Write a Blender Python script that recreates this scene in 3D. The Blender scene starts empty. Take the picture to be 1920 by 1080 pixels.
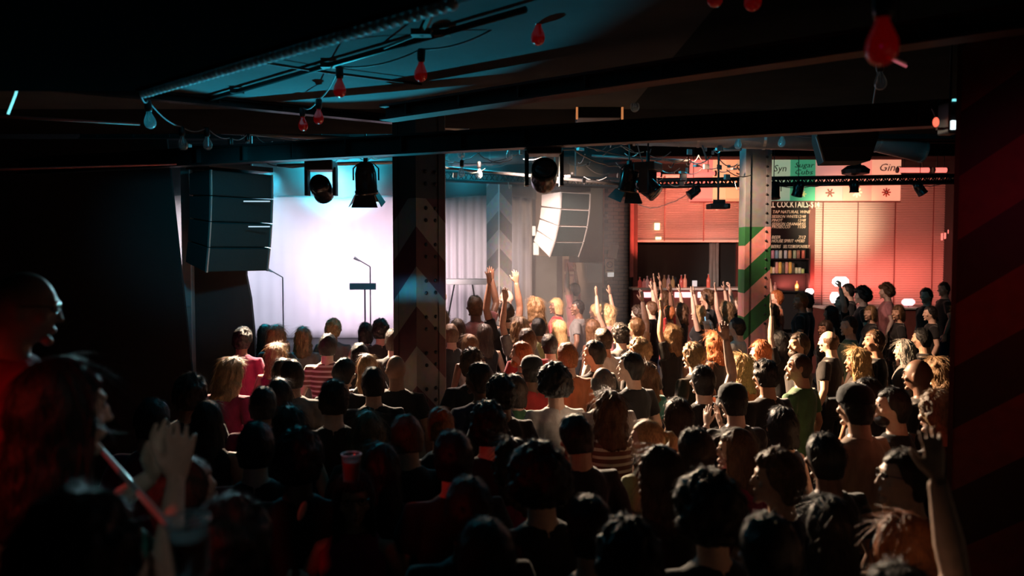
import bpy, bmesh, math, random
from mathutils import Vector, Matrix, noise
R = math.radians
random.seed(7)
sc = bpy.context.scene
col = sc.collection

# ------------------------------------------------------------------ camera, world, light, exposure
CAM_Z, F, PITCH = 2.55, 1500.0, R(2.67)
cam_d = bpy.data.cameras.new('camera'); cam_d.lens = 28.125; cam_d.sensor_width = 36
cam_d.clip_start = 0.05
cam = bpy.data.objects.new('camera', cam_d); col.objects.link(cam)
cam.location = (0, 0, CAM_Z); cam.rotation_euler = (R(90) - PITCH, 0, 0)
sc.camera = cam
cam_d.dof.use_dof = True; cam_d.dof.focus_distance = 8.0; cam_d.dof.aperture_fstop = 1.6

w = bpy.data.worlds.new('night'); sc.world = w; w.use_nodes = True
w.node_tree.nodes['Background'].inputs[0].default_value = (0.05, 0.09, 0.10, 1)
w.node_tree.nodes['Background'].inputs[1].default_value = 0.004
sc.view_settings.view_transform = 'Standard'; sc.view_settings.look = 'None'
sc.view_settings.gamma = 1; sc.view_settings.use_curve_mapping = False
sc.view_settings.exposure = 0.0
sc.cycles.use_denoising = True
sc.cycles.max_bounces = 5; sc.cycles.diffuse_bounces = 1; sc.cycles.glossy_bounces = 2
sc.cycles.transmission_bounces = 4; sc.cycles.volume_bounces = 0; sc.cycles.transparent_max_bounces = 6
sc.cycles.sample_clamp_indirect = 3.0; sc.cycles.sample_clamp_direct = 0
sc.cycles.volume_step_rate = 4

def P(px, py, y):
    """world point seen at pixel (px, py) standing at distance y into the room"""
    a, b = (px - 960) / F, (540 - py) / F
    d = Vector((a, math.cos(PITCH) + b * math.sin(PITCH), -math.sin(PITCH) + b * math.cos(PITCH)))
    return Vector((0, 0, CAM_Z)) + d * (y / d.y)

def PZ(px, py, z):
    a, b = (px - 960) / F, (540 - py) / F
    d = Vector((a, math.cos(PITCH) + b * math.sin(PITCH), -math.sin(PITCH) + b * math.cos(PITCH)))
    return Vector((0, 0, CAM_Z)) + d * ((z - CAM_Z) / d.z)

def lamp(name, kind, loc, target, energy, color, **k):
    d = bpy.data.lights.new(name, kind); d.energy = energy; d.color = color
    for a, b in k.items(): setattr(d, a, b)
    o = bpy.data.objects.new(name, d); col.objects.link(o); o.location = loc
    if target is not None:
        o.rotation_euler = (Vector(target) - Vector(loc)).to_track_quat('-Z', 'Y').to_euler()
    return o
TEAL = (0.03, 0.62, 0.85); ICE = (0.80, 0.84, 1.0); WARM = (1.0, 0.62, 0.36); PINK = (1.0, 0.16, 0.12)
# stage wash on the backdrop (hot, pinkish white) and its fall-off to the right
lamp('backdrop_wash_light', 'SPOT', (-2.5, 11.0, 3.7), (-2.5, 15.2, 2.0), 1500, (1.0, .68, .85), spot_size=R(52), spot_blend=1, shadow_soft_size=.25)
lamp('backdrop_wash_light', 'SPOT', (-4.3, 11.0, 3.7), (-4.3, 15.2, 2.0), 1500, (.82, .78, 1.0), spot_size=R(54), spot_blend=1, shadow_soft_size=.25)
lamp('backdrop_flood_light', 'SPOT', (-2.1, 14.1, 1.5), (-2.8, 15.2, 2.3), 80, (1.0, .78, .95), spot_size=R(120), spot_blend=.8, shadow_soft_size=.2)
lamp('curtain_flood_light', 'SPOT', (-1.5, 10.9, 2.6), (-.85, 15.2, 2.2), 1000, (1.0, .74, .74), spot_size=R(36), spot_blend=1, shadow_soft_size=.3)
lamp('side_slot_fill', 'SPOT', (-6.3, 12.6, 3.0), (-6.2, 15.2, 2.4), 420, (1.0, .85, .92), spot_size=R(55), spot_blend=.8, shadow_soft_size=.2)  # unseen spot added behind the drape to brighten the slot
lamp('valance_light', 'SPOT', (-3.0, 13.3, 3.3), (-3.2, 14.9, 4.15), 1700, TEAL, spot_size=R(66), spot_blend=.8, shadow_soft_size=.2)
lamp('valance_light', 'SPOT', (-.9, 13.3, 3.5), (-.8, 14.9, 4.25), 160, TEAL, spot_size=R(46), spot_blend=.8, shadow_soft_size=.2)
# unseen teal spot added above the crowd in place of a stage beam
lamp('teal_beam_standin', 'SPOT', (-1.72, 7.2, 1.92), (-1.45, 5.1, 3.75), 400, TEAL, spot_size=R(60), spot_blend=.25, shadow_soft_size=.02)
lamp('teal_fill_light', 'SPOT', (-1.3, 5.2, 3.2), (-3.1, 8.5, 2.8), 260, TEAL, spot_size=R(34), spot_blend=1, shadow_soft_size=.1)  # fill added to give the left speakers and flat a teal veil
lamp('teal_haze_light', 'SPOT', (-3.4, 11.5, 3.6), (-3.9, 8.0, 1.6), 420, TEAL, spot_size=R(80), spot_blend=.8, shadow_soft_size=.1)
lamp('teal_accent_light', 'POINT', (-.9, 10.6, 4.18), None, 60, TEAL, shadow_soft_size=.1)  # unseen points added for teal accents on the ducts
lamp('teal_accent_light', 'POINT', (2.6, 10.9, 4.2), None, 16, TEAL, shadow_soft_size=.1)
lamp('teal_accent_light', 'POINT', (5.2, 9.9, 4.2), None, 6, TEAL, shadow_soft_size=.1)
lamp('cyan_slit_light', 'AREA', (-2.0, 3.3, 2.62), (-.76, 6.56, 2.24), .35, (.05, .65, 1.0), shape='RECTANGLE', size=.55, size_y=.05, spread=R(4))
# warm audience blinders hung over the stage lip
lamp('warm_audience_light', 'SPOT', (-.5, 9.6, 3.45), (3.2, 7.2, .9), 8800, WARM, spot_size=R(56), spot_blend=.8, shadow_soft_size=.10)
lamp('warm_audience_light', 'SPOT', (-.5, 10.2, 3.45), (1.7, 4.3, 1.2), 5200, (1.0, .74, .50), spot_size=R(38), spot_blend=.9, shadow_soft_size=.10)
lamp('warm_audience_light', 'SPOT', (-2.5, 9.7, 3.4), (-1.9, 7.1, .9), 6000, (1.0, .74, .52), spot_size=R(50), spot_blend=.8, shadow_soft_size=.12)
lamp('warm_audience_light', 'SPOT', (-.3, 8.9, 3.6), (1.3, 11.6, 1.7), 2400, (1.0, .66, .54), spot_size=R(70), spot_blend=.9, shadow_soft_size=.12)  # extra unseen spot added facing back to warm haze and rear crowd
# magenta side light on the left crowd, dull red house light near the camera
lamp('magenta_side_light', 'SPOT', (-4.2, 5.6, 2.5), (-2.3, 7.9, 1.2), 70, (1.0, .05, .28), spot_size=R(38), spot_blend=.8, shadow_soft_size=.1)
lamp('red_house_light', 'SPOT', (-2.5, .3, 2.95), (-1.35, 2.1, 1.75), 70, (1.0, .04, .025), spot_size=R(36), spot_blend=.8, shadow_soft_size=.1)
lamp('red_house_light', 'SPOT', (1.6, 1.6, 3.2), (2.75, 3.9, 2.45), 14, (1.0, .06, .04), spot_size=R(48), spot_blend=1, shadow_soft_size=.1)
# bar: strips under and over the blinds, warm pool on the blind
lamp('bar_blind_light', 'SPOT', (5.7, 13.2, 3.2), (6.35, 16.0, 3.15), 620, (1.0, .80, .50), spot_size=R(44), spot_blend=1, shadow_soft_size=.1)
lamp('bar_blind_light', 'AREA', (7.0, 15.2, 1.85), (7.2, 16.0, 3.0), 60, PINK, shape='RECTANGLE', size=3.6, size_y=.08)
lamp('bar_blind_light', 'AREA', (3.6, 15.3, 2.2), (3.6, 15.9, 3.9), 60, (1.0, .22, .15), shape='RECTANGLE', size=2.2, size_y=.08, spread=R(70))
lamp('bar_blind_light', 'SPOT', (3.2, 13.6, 3.3), (3.4, 16.0, 3.3), 110, (1.0, .28, .18), spot_size=R(80), spot_blend=.8, shadow_soft_size=.1)
lamp('bar_blind_light', 'SPOT', (7.2, 13.4, 3.2), (7.3, 16.0, 3.4), 90, (1.0, .26, .18), spot_size=R(80), spot_blend=.8, shadow_soft_size=.1)
lamp('back_wall_light', 'SPOT', (1.0, 12.6, 3.9), (1.3, 16.0, 2.3), 70, (1.0, .60, .36), spot_size=R(80), spot_blend=.9, shadow_soft_size=.1)
lamp('rail_fill', 'SPOT', (-.1, .9, 3.3), (-.95, 2.05, 1.93), 9, (1.0, .9, .8), spot_size=R(26), spot_blend=.8, shadow_soft_size=.05)  # unseen spot added to brighten the handrail
lamp('purple_tint_light', 'SPOT', (.8, 1.6, 3.0), (3.2, 4.6, 2.85), 5, (.5, .03, .5), spot_size=R(24), spot_blend=1, shadow_soft_size=.1)  # faint unseen spot added to tint the right pillar purple
lamp('cool_rim_light', 'SPOT', (-2.1, 7.4, 3.2), (-1.35, 2.3, 2.05), 260, (.45, .85, .95), spot_size=R(19), spot_blend=.6, shadow_soft_size=.05)  # unseen narrow spot added for a cool rim on the near-left figures
lamp('warm_audience_light', 'SPOT', (1.9, 9.8, 3.95), (5.2, 11.6, 1.6), 800, (1.0, .56, .36), spot_size=R(46), spot_blend=.9, shadow_soft_size=.12)  # extra spot added to lift the dark far right crowd
lamp('pink_audience_light', 'SPOT', (-.95, 10.2, 3.6), (.1, 8.2, 1.4), 1500, (1.0, .68, .56), spot_size=R(62), spot_blend=.9, shadow_soft_size=.12)  # extra spot added to lift the dark crowd by the curtain
lamp('teal_accent_light', 'POINT', (2.4, 7.9, 3.5), None, 7, TEAL, shadow_soft_size=.05)  # unseen point added for teal glints between the beams

# ------------------------------------------------------------------ materials
def nodes_of(name):
    m = bpy.data.materials.new(name); m.use_nodes = True
    nt = m.node_tree; b = nt.nodes['Principled BSDF']
    return m, nt, b
def mat(name, c, rough=.6, metal=0.0, var=.25, scale=8.0, bump=.0, spec=.5, emit=None, es=0.0, trans=0.0, coat=0.0):
    m, nt, b = nodes_of(name)
    tc = nt.nodes.new('ShaderNodeTexCoord'); no = nt.nodes.new('ShaderNodeTexNoise')
    no.inputs['Scale'].default_value = scale; no.inputs['Detail'].default_value = 4
    nt.links.new(tc.outputs['Object'], no.inputs['Vector'])
    mx = nt.nodes.new('ShaderNodeMix'); mx.data_type = 'RGBA'
    mx.inputs['A'].default_value = (*[v * (1 - var) for v in c], 1)
    mx.inputs['B'].default_value = (*[min(1, v * (1 + var)) for v in c], 1)
    nt.links.new(no.outputs['Fac'], mx.inputs['Factor']); nt.links.new(mx.outputs['Result'], b.inputs['Base Color'])
    b.inputs['Roughness'].default_value = rough; b.inputs['Metallic'].default_value = metal
    b.inputs['Specular IOR Level'].default_value = spec
    if bump:
        bu = nt.nodes.new('ShaderNodeBump'); bu.inputs['Strength'].default_value = bump; bu.inputs['Distance'].default_value = .01
        nt.links.new(no.outputs['Fac'], bu.inputs['Height']); nt.links.new(bu.outputs['Normal'], b.inputs['Normal'])
    if emit:
        b.inputs['Emission Color'].default_value = (*emit, 1); b.inputs['Emission Strength'].default_value = es
    if trans: b.inputs['Transmission Weight'].default_value = trans; b.inputs['IOR'].default_value = 1.3
    if coat: b.inputs['Coat Weight'].default_value = coat
    return m
def objcol_mat(name, rough, scale, var, stretch=(1, 1, 1), bump=.3, sheen=0.0, spec=.4, dist=.006):
    """colour comes from the object's own colour, modulated by procedural grain"""
    m, nt, b = nodes_of(name)
    oi = nt.nodes.new('ShaderNodeObjectInfo'); tc = nt.nodes.new('ShaderNodeTexCoord')
    mp = nt.nodes.new('ShaderNodeMapping'); mp.inputs['Scale'].default_value = stretch
    no = nt.nodes.new('ShaderNodeTexNoise'); no.inputs['Scale'].default_value = scale; no.inputs['Detail'].default_value = 5
    nt.links.new(tc.outputs['Object'], mp.inputs['Vector']); nt.links.new(mp.outputs['Vector'], no.inputs['Vector'])
    mr = nt.nodes.new('ShaderNodeMapRange'); mr.inputs['From Min'].default_value = .3; mr.inputs['From Max'].default_value = .7
    mr.inputs['To Min'].default_value = 1 - var; mr.inputs['To Max'].default_value = 1 + var
    nt.links.new(no.outputs['Fac'], mr.inputs['Value'])
    vm = nt.nodes.new('ShaderNodeVectorMath'); vm.operation = 'SCALE'
    nt.links.new(oi.outputs['Color'], vm.inputs[0]); nt.links.new(mr.outputs['Result'], vm.inputs['Scale'])
    nt.links.new(vm.outputs['Vector'], b.inputs['Base Color'])
    b.inputs['Roughness'].default_value = rough; b.inputs['Specular IOR Level'].default_value = spec
    if sheen: b.inputs['Sheen Weight'].default_value = sheen; b.inputs['Sheen Roughness'].default_value = .4
    bu = nt.nodes.new('ShaderNodeBump'); bu.inputs['Strength'].default_value = bump; bu.inputs['Distance'].default_value = dist
    nt.links.new(no.outputs['Fac'], bu.inputs['Height']); nt.links.new(bu.outputs['Normal'], b.inputs['Normal'])
    return m, nt, b, vm
M = {}
M['skin'], _, b_, _ = objcol_mat('skin', .48, 30, .10, bump=.12)
b_.inputs['Subsurface Weight'].default_value = 0.0
M['hair'] = objcol_mat('hair_strands', .46, 60, .5, stretch=(3, 3, .35), bump=.8, spec=.4)[0]
M['cloth'] = objcol_mat('cotton_cloth', .85, 22, .18, stretch=(1, 1, .5), bump=.45, sheen=.35, dist=.012)[0]
M['denim'] = objcol_mat('trouser_cloth', .9, 60, .2, bump=.3)[0]
def striped_mat():
    m, nt, b, vm = objcol_mat('striped_cloth', .85, 22, .15, bump=.4, sheen=.3)
    tc = nt.nodes.new('ShaderNodeTexCoord'); wv = nt.nodes.new('ShaderNodeTexWave'); wv.bands_direction = 'Z'
    wv.inputs['Scale'].default_value = 6.5
    cr = nt.nodes.new('ShaderNodeMapRange'); cr.inputs['From Min'].default_value = .62; cr.inputs['From Max'].default_value = .7
    mx = nt.nodes.new('ShaderNodeMix'); mx.data_type = 'RGBA'
    nt.links.new(tc.outputs['Object'], wv.inputs['Vector']); nt.links.new(wv.outputs['Fac'], cr.inputs['Value'])
    nt.links.new(cr.outputs['Result'], mx.inputs['Factor']); nt.links.new(vm.outputs['Vector'], mx.inputs['A'])
    mx.inputs['B'].default_value = (.62, .6, .5, 1); nt.links.new(mx.outputs['Result'], b.inputs['Base Color'])
    return m
M['striped'] = striped_mat()
M['eye'] = mat('eye_gloss', (.03, .02, .015), .15)
M['black'] = mat('matt_black_metal', (.012, .013, .014), .45, .3, bump=.1)
M['blackgloss'] = mat('black_enamel', (.014, .015, .017), .22, .2)
M['blackcloth'] = mat('black_drape', (.008, .010, .010), .95, 0, bump=.2)
M['dark'] = mat('dark_paint', (.022, .022, .022), .7, bump=.2)
M['steel'] = mat('galvanised_steel', (.45, .46, .46), .38, .8, bump=.15)
M['pipe'] = mat('painted_pipe', (.30, .31, .31), .45, .4)
M['chrome'] = mat('brushed_rail', (.75, .75, .75), .3, .6)
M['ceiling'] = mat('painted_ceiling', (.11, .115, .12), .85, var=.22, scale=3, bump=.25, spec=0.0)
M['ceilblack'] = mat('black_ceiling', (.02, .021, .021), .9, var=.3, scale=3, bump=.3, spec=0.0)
M['ceildark'] = mat('shade_toned_ceiling', (.03, .036, .038), .85, var=.3, scale=3, bump=.3, spec=0.0)  # ceiling copy darkened in its colour for shade
M['beamred'] = mat('red_toned_steel', (.09, .022, .02), .6, .2, bump=.2)  # red light on the beam is put into this colour
M['floor'] = mat('worn_floorboards', (.035, .028, .024), .5, var=.4, scale=4)
M['white'] = mat('white_curtain', (.82, .82, .84), .8, var=.06, scale=3)
M['vals'] = mat('grey_valance', (.10, .12, .12), .85, var=.15, scale=5)
M['grill'] = mat('pale_speaker_grille', (.42, .41, .40), .6, var=.08, scale=60, bump=.3)
M['spk'] = mat('speaker_paint', (.012, .028, .03), .7, spec=.15, var=.15, scale=40, bump=.15)
M['brick'] = mat('painted_brick', (.20, .13, .09), .85, var=.35, scale=12, bump=.3)
M['mortar'] = mat('mortar', (.07, .055, .045), .95, var=.3, scale=20, bump=.3)
M['plaster'] = mat('ochre_plaster', (.48, .40, .30), .85, var=.12, scale=4, bump=.1)
M['slat'] = mat('blind_slat', (.82, .68, .62), .5, var=.05)
M['wood'] = mat('dark_red_timber', (.16, .045, .035), .5, var=.3, scale=10)
M['paper'] = mat('cream_paper', (.72, .62, .48), .8, var=.06)
M['ink'] = mat('black_ink', (.01, .01, .01), .8)
M['chalk'] = mat('glowing_chalk_lettering', (.8, .62, .42), .8, emit=(1, .62, .38), es=.35)  # emission put in so the lettering reads as lit
M['chalkbright'] = mat('pale_glowing_lettering', (.85, .75, .6), .8, emit=(1, .72, .5), es=.55)
M['board'] = mat('blackboard', (.010, .009, .009), .75)
M['redglass'] = mat('red_glass_bulb', (.55, .012, .012), .12, var=.1, coat=.6, spec=.8)
M['socket'] = mat('bakelite_socket', (.014, .014, .015), .35)
M['wire'] = mat('grey_flex', (.16, .18, .19), .45)
M['cyanled'] = mat('cyan_indicator', (.1, .6, .7), .5, emit=(.25, .95, 1.0), es=1.1)
M['whiteled'] = mat('white_panel_lamp', (.9, .9, .9), .5, emit=(.8, .97, 1.0), es=3.0)
M['redled'] = mat('red_indicator', (.8, .1, .05), .5, emit=(1, .14, .08), es=1.6)
M['pinktube'] = mat('pink_strip_lamp', (.9, .3, .25), .5, emit=(1.0, .20, .16), es=1.3)
M['pinkhot'] = mat('pink_counter_lamp', (.9, .5, .5), .5, emit=(1.0, .42, .44), es=2.2)
M['whitehot'] = mat('white_counter_lamp', (.9, .8, .8), .5, emit=(1.0, .80, .78), es=2.6)
M['exit_glow'] = mat('exit_reflection_glow', (.6, .9, .5), .5, emit=(.85, 1.0, .55), es=1.3)
M['lens'] = mat('lamp_lens', (.05, .07, .08), .08, coat=1.0)
M['phone'] = mat('phone_body', (.02, .02, .022), .2)
M['screen'] = mat('phone_screen', (.1, .3, .45), .3, emit=(.35, .65, .85), es=.9)
def glass_shell(name, tint, body, lo, hi, glow=None):
    m, nt, b = nodes_of(name); nt.nodes.remove(b); N = nt.nodes.new; L = nt.links.new
    tr = N('ShaderNodeBsdfTransparent'); tr.inputs[0].default_value = (*tint, 1)
    gl = N('ShaderNodeBsdfGlossy'); gl.inputs['Roughness'].default_value = .12
    tl = N('ShaderNodeBsdfTranslucent'); tl.inputs[0].default_value = (*body, 1)
    df = N('ShaderNodeBsdfDiffuse'); df.inputs[0].default_value = (*body, 1)
    no = N('ShaderNodeTexNoise'); no.inputs['Scale'].default_value = 30
    lw = N('ShaderNodeLayerWeight'); lw.inputs['Blend'].default_value = .4
    mr = N('ShaderNodeMapRange'); mr.inputs['To Min'].default_value = lo; mr.inputs['To Max'].default_value = hi
    L(lw.outputs['Facing'], mr.inputs['Value'])
    m1 = N('ShaderNodeMixShader'); L(no.outputs['Fac'], m1.inputs[0]); L(tl.outputs[0], m1.inputs[1]); L(df.outputs[0], m1.inputs[2])
    m2 = N('ShaderNodeMixShader'); m2.inputs[0].default_value = .35; L(m1.outputs[0], m2.inputs[1]); L(gl.outputs[0], m2.inputs[2])
    m3 = N('ShaderNodeMixShader'); L(mr.outputs['Result'], m3.inputs[0]); L(tr.outputs[0], m3.inputs[1]); L(m2.outputs[0], m3.inputs[2])
    out = m3.outputs[0]
    if glow:
        em = N('ShaderNodeEmission'); em.inputs[0].default_value = (*glow, 1); em.inputs[1].default_value = .02; ad = N('ShaderNodeAddShader'); L(out, ad.inputs[0]); L(em.outputs[0], ad.inputs[1]); out = ad.outputs[0]
    L(out, nt.nodes['Material Output'].inputs['Surface']); return m
M['redglass'] = glass_shell('red_glass_bulb', (.8, .02, .02), (.9, .012, .012), .55, 1.0, (1, .01, .01))
M['cupglass'] = glass_shell('clear_cup_plastic', (.95, .97, .97), (.6, .65, .65), .06, .7)
M['clearglass'] = glass_shell('clear_glass_bulb', (.85, .95, .97), (.6, .7, .72), .28, 1.0)
def chevron_mat(name, ca, cb, period, slope, mode, cut=99., cc=(.2, .2, .2), phase=0.0):
    """painted bands: mode 'V' folds at the column's corner, 'D' runs diagonally"""
    m, nt, b = nodes_of(name); L = nt.links
    tc = nt.nodes.new('ShaderNodeTexCoord'); sp = nt.nodes.new('ShaderNodeSeparateXYZ'); L.new(tc.outputs['Object'], sp.inputs[0])
    def mth(op, a, b2=None, v=None):
        n = nt.nodes.new('ShaderNodeMath'); n.operation = op
        L.new(a, n.inputs[0])
        if b2 is not None: L.new(b2, n.inputs[1])
        elif v is not None: n.inputs[1].default_value = v
        return n.outputs[0]
    u = sp.outputs['X']
    if mode == 'V': u = mth('ABSOLUTE', u)
    u = mth('MULTIPLY', u, v=slope); s = mth('ADD', sp.outputs['Z'], u); s = mth('ADD', s, v=phase)
    s = mth('DIVIDE', s, v=period); s = mth('FRACT', s); f = mth('GREATER_THAN', s, v=.5)
    no = nt.nodes.new('ShaderNodeTexNoise'); no.inputs['Scale'].default_value = 14; L.new(tc.outputs['Object'], no.inputs['Vector'])
    mx = nt.nodes.new('ShaderNodeMix'); mx.data_type = 'RGBA'; mx.inputs['A'].default_value = (*ca, 1); mx.inputs['B'].default_value = (*cb, 1)
    L.new(f, mx.inputs['Factor'])
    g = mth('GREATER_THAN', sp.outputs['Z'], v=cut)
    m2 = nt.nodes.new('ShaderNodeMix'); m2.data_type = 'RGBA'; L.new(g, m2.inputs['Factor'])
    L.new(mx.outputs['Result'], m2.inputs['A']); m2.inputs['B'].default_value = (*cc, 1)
    hs = nt.nodes.new('ShaderNodeMix'); hs.data_type = 'RGBA'; hs.blend_type = 'MULTIPLY'; hs.inputs['Factor'].default_value = .5
    L.new(m2.outputs['Result'], hs.inputs['A']); L.new(no.outputs['Color'], hs.inputs['B'])
    L.new(hs.outputs['Result'], b.inputs['Base Color']); b.inputs['Roughness'].default_value = .55
    bu = nt.nodes.new('ShaderNodeBump'); bu.inputs['Strength'].default_value = .15; bu.inputs['Distance'].default_value = .01
    L.new(no.outputs['Fac'], bu.inputs['Height']); L.new(bu.outputs['Normal'], b.inputs['Normal'])
    return m

# ------------------------------------------------------------------ mesh helpers
def box(bm, c, s, rot=None, bevel=0.0):
    r = bmesh.ops.create_cube(bm, size=1.0)['verts']
    m = Matrix.Translation(Vector(c)) @ (rot.to_4x4() if rot is not None else Matrix.Identity(4)) @ Matrix.Diagonal((*s, 1))
    bmesh.ops.transform(bm, matrix=m, verts=r)
    if bevel:
        es = list({e for v in r for e in v.link_edges})
        bmesh.ops.bevel(bm, geom=es, offset=bevel, segments=2, affect='EDGES', profile=.5)
def frame_of(d):
    d = d.normalized(); u = Vector((0, 0, 1)) if abs(d.z) < .9 else Vector((1, 0, 0))
    s = d.cross(u).normalized(); return s, s.cross(d).normalized()
def tube(bm, pts, rad, n=8, cap=True, flat=1.0, up=None):
    """swept tube; rad is a number or one per point; flat squashes the second axis"""
    pts = [Vector(p) for p in pts]
    if not isinstance(rad, (list, tuple)): rad = [rad] * len(pts)
    rings = []; s = None
    for i, p in enumerate(pts):
        d = (pts[min(i + 1, len(pts) - 1)] - pts[max(i - 1, 0)])
        if d.length < 1e-7: d = Vector((0, 0, 1))
        d.normalize()
        if s is None:
            s = (up - d * up.dot(d)).normalized() if up is not None else frame_of(d)[0]
        else:
            s = (s - d * s.dot(d)).normalized()
        t = d.cross(s)
        rings.append([bm.verts.new(p + (s * math.cos(a) + t * math.sin(a) * flat) * rad[i]) for a in [2 * math.pi * k / n for k in range(n)]])
    for a, b in zip(rings, rings[1:]):
        for k in range(n): bm.faces.new((a[k], a[(k + 1) % n], b[(k + 1) % n], b[k]))
    if cap:
        bm.faces.new(rings[0][::-1]); bm.faces.new(rings[-1])
def loft(bm, secs, n=20):
    """secs: (centre, rx, ry) horizontal-ish ellipses"""
    rings = []
    for c, rx, ry in secs:
        c = Vector(c); rings.append([bm.verts.new(c + Vector((rx * math.cos(a), ry * math.sin(a), 0))) for a in [2 * math.pi * k / n for k in range(n)]])
    for a, b in zip(rings, rings[1:]):
        for k in range(n): bm.faces.new((a[k], a[(k + 1) % n], b[(k + 1) % n], b[k]))
    bm.faces.new(rings[0][::-1]); bm.faces.new(rings[-1])
def ellip(bm, c, r, seg=16, mtx=None):
    v = bmesh.ops.create_uvsphere(bm, u_segments=seg, v_segments=max(6, seg * 2 // 3), radius=1)['verts']
    m = Matrix.Translation(Vector(c)) @ Matrix.Diagonal((*r, 1))
    if mtx is not None: m = mtx @ m
    bmesh.ops.transform(bm, matrix=m, verts=v)
def lathe(bm, prof, n=16, m=None):
    """prof: (radius, z)"""
    rings = []
    for r, z in prof:
        rings.append([bm.verts.new((max(r, 1e-4) * math.cos(2 * math.pi * k / n), max(r, 1e-4) * math.sin(2 * math.pi * k / n), z)) for k in range(n)])
    for a, b in zip(rings, rings[1:]):
        for k in range(n): bm.faces.new((a[k], a[(k + 1) % n], b[(k + 1) % n], b[k]))
    bm.faces.new(rings[0][::-1]); bm.faces.new(rings[-1])
    if m is not None: bmesh.ops.transform(bm, matrix=m, verts=[v for r in rings for v in r])
def prism(bm, poly, z0, z1):
    lo = [bm.verts.new((x, y, z0)) for x, y in poly]; hi = [bm.verts.new((x, y, z1)) for x, y in poly]
    n = len(poly)
    bm.faces.new(lo[::-1]); bm.faces.new(hi)
    for k in range(n): bm.faces.new((lo[k], lo[(k + 1) % n], hi[(k + 1) % n], hi[k]))
def to_mesh(bm, name, smooth=False):
    bmesh.ops.recalc_face_normals(bm, faces=bm.faces)
    me = bpy.data.meshes.new(name); bm.to_mesh(me); bm.free()
    if smooth: me.polygons.foreach_set('use_smooth', [True] * len(me.polygons))
    return me
def link(name, me, m=None, parent=None, loc=None, rot=None, color=None):
    o = bpy.data.objects.new(name, me); col.objects.link(o)
    if m is not None and me is not None and not me.materials: me.materials.append(m)
    if parent is not None: o.parent = parent
    if loc is not None: o.location = loc
    if rot is not None: o.rotation_euler = rot
    if color is not None: o.color = (*color, 1)
    return o
def obj(name, bm, m, parent=None, loc=None, rot=None, smooth=False):
    return link(name, to_mesh(bm, name, smooth), m, parent, loc, rot)
def tag(o, label, cat, group=None, kind=None):
    o['label'] = label; o['category'] = cat
    if group: o['group'] = group
    if kind: o['kind'] = kind
    return o
def thing(name, label, cat, loc=(0, 0, 0), rot=(0, 0, 0), group=None):
    o = bpy.data.objects.new(name, None); col.objects.link(o); o.empty_display_size = .1
    o.location = loc; o.rotation_euler = rot
    return tag(o, label, cat, group)
def struct(o, label=None):
    o['kind'] = 'structure'
    if label: o['label'] = label
    return o
def B(f, *a, **k):
    bm = bmesh.new(); f(bm, *a, **k); return bm

# ------------------------------------------------------------------ the shell of the room
Z_CEIL, Z_HALL = 3.75, 4.32
def panel(name, x0, x1, y0, y1, z0, z1, m, label=None):
    o = obj(name, B(box, ((x0 + x1) / 2, (y0 + y1) / 2, (z0 + z1) / 2), (x1 - x0, y1 - y0, z1 - z0)), m)
    return struct(o, label)
fl = struct(link('floor', None)) if False else None
bm = bmesh.new(); box(bm, (0, 7, -.06), (18, 20, .1)); fl = struct(obj('floor', bm, M['floor']), 'dark worn wooden floor under the crowd')
# boards laid proud of the sub-floor, hidden by the crowd almost everywhere
me_board = None
for i in range(40):
    bm = None
    if me_board is None:
        me_board = to_mesh(B(box, (0, 0, 0), (.145, 18, .02), None, .002), 'floor_board'); me_board.materials.append(M['floor'])
    link('floor_board', me_board, None, fl, (-3.0 + i * .15, 7, -.005))
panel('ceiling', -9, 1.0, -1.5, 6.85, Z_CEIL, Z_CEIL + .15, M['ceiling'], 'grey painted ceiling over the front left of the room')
panel('ceiling_far', -9, 9, 6.85, 8.3, Z_CEIL, Z_CEIL + .15, M['ceilblack'], 'strip of ceiling beyond the beams, shade put into its black colour')  # darker copies of the ceiling put its shade into the colour
panel('ceiling_right', 1.0, 9, -1.5, 6.85, Z_CEIL, Z_CEIL + .15, M['ceildark'], 'ceiling over the front right of the room, shade put into its colour')
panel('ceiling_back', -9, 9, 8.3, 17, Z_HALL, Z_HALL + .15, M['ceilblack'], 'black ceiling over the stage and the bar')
panel('wall_right', 8.6, 8.8, -1.5, 17, 0, 4.5, M['dark'])
panel('wall_left', -9, -8.8, -1.5, 17, 0, 4.5, M['dark'])
panel('wall_front', -9, 9, -1.7, -1.5, 0, 4.5, M['dark'])
panel('wall_stage_back', -9, .55, 15.5, 15.7, 0, 4.5, M['vals'])
YB = 16.0                                              # the bar wall
# the soffit at the upper left, with its beaded edge
A, Bp = PZ(263, 171, 3.30), PZ(835, 0, 3.30); e = (Bp - A); Cp = A + e * 2.0
soffit = struct(obj('trim_1', B(prism, [(A.x, A.y), (Cp.x, Cp.y), (Cp.x, -1.4), (-8.6, -1.4), (-8.6, A.y)], 3.30, Z_CEIL - .002), mat('soffit_black', (.0035, .0037, .0037), 1.0, var=.2, bump=.2, spec=0)), 'black boxed soffit at the upper left')
bead_me = to_mesh(B(ellip, (0, 0, 0), (.019, .019, .019), 8), 'bead', True); bead_me.materials.append(mat('pale_beads', (.9, .92, .92), .4, var=.1, scale=30))
bt = thing('bead_trim', 'string of pale round beads along the slanting soffit edge', 'trim', A)
n = int(e.length * 1.04 / .040)
for i in range(n): link('bead', bead_me, None, bt, e.normalized() * .040 * i + Vector((.012, .008, -.012)))
obj('cord', B(tube, [Vector((.012, .008, -.012)), e * 1.04 + Vector((.012, .008, -.012))], .004, 6), M['wire'], bt)

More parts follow.
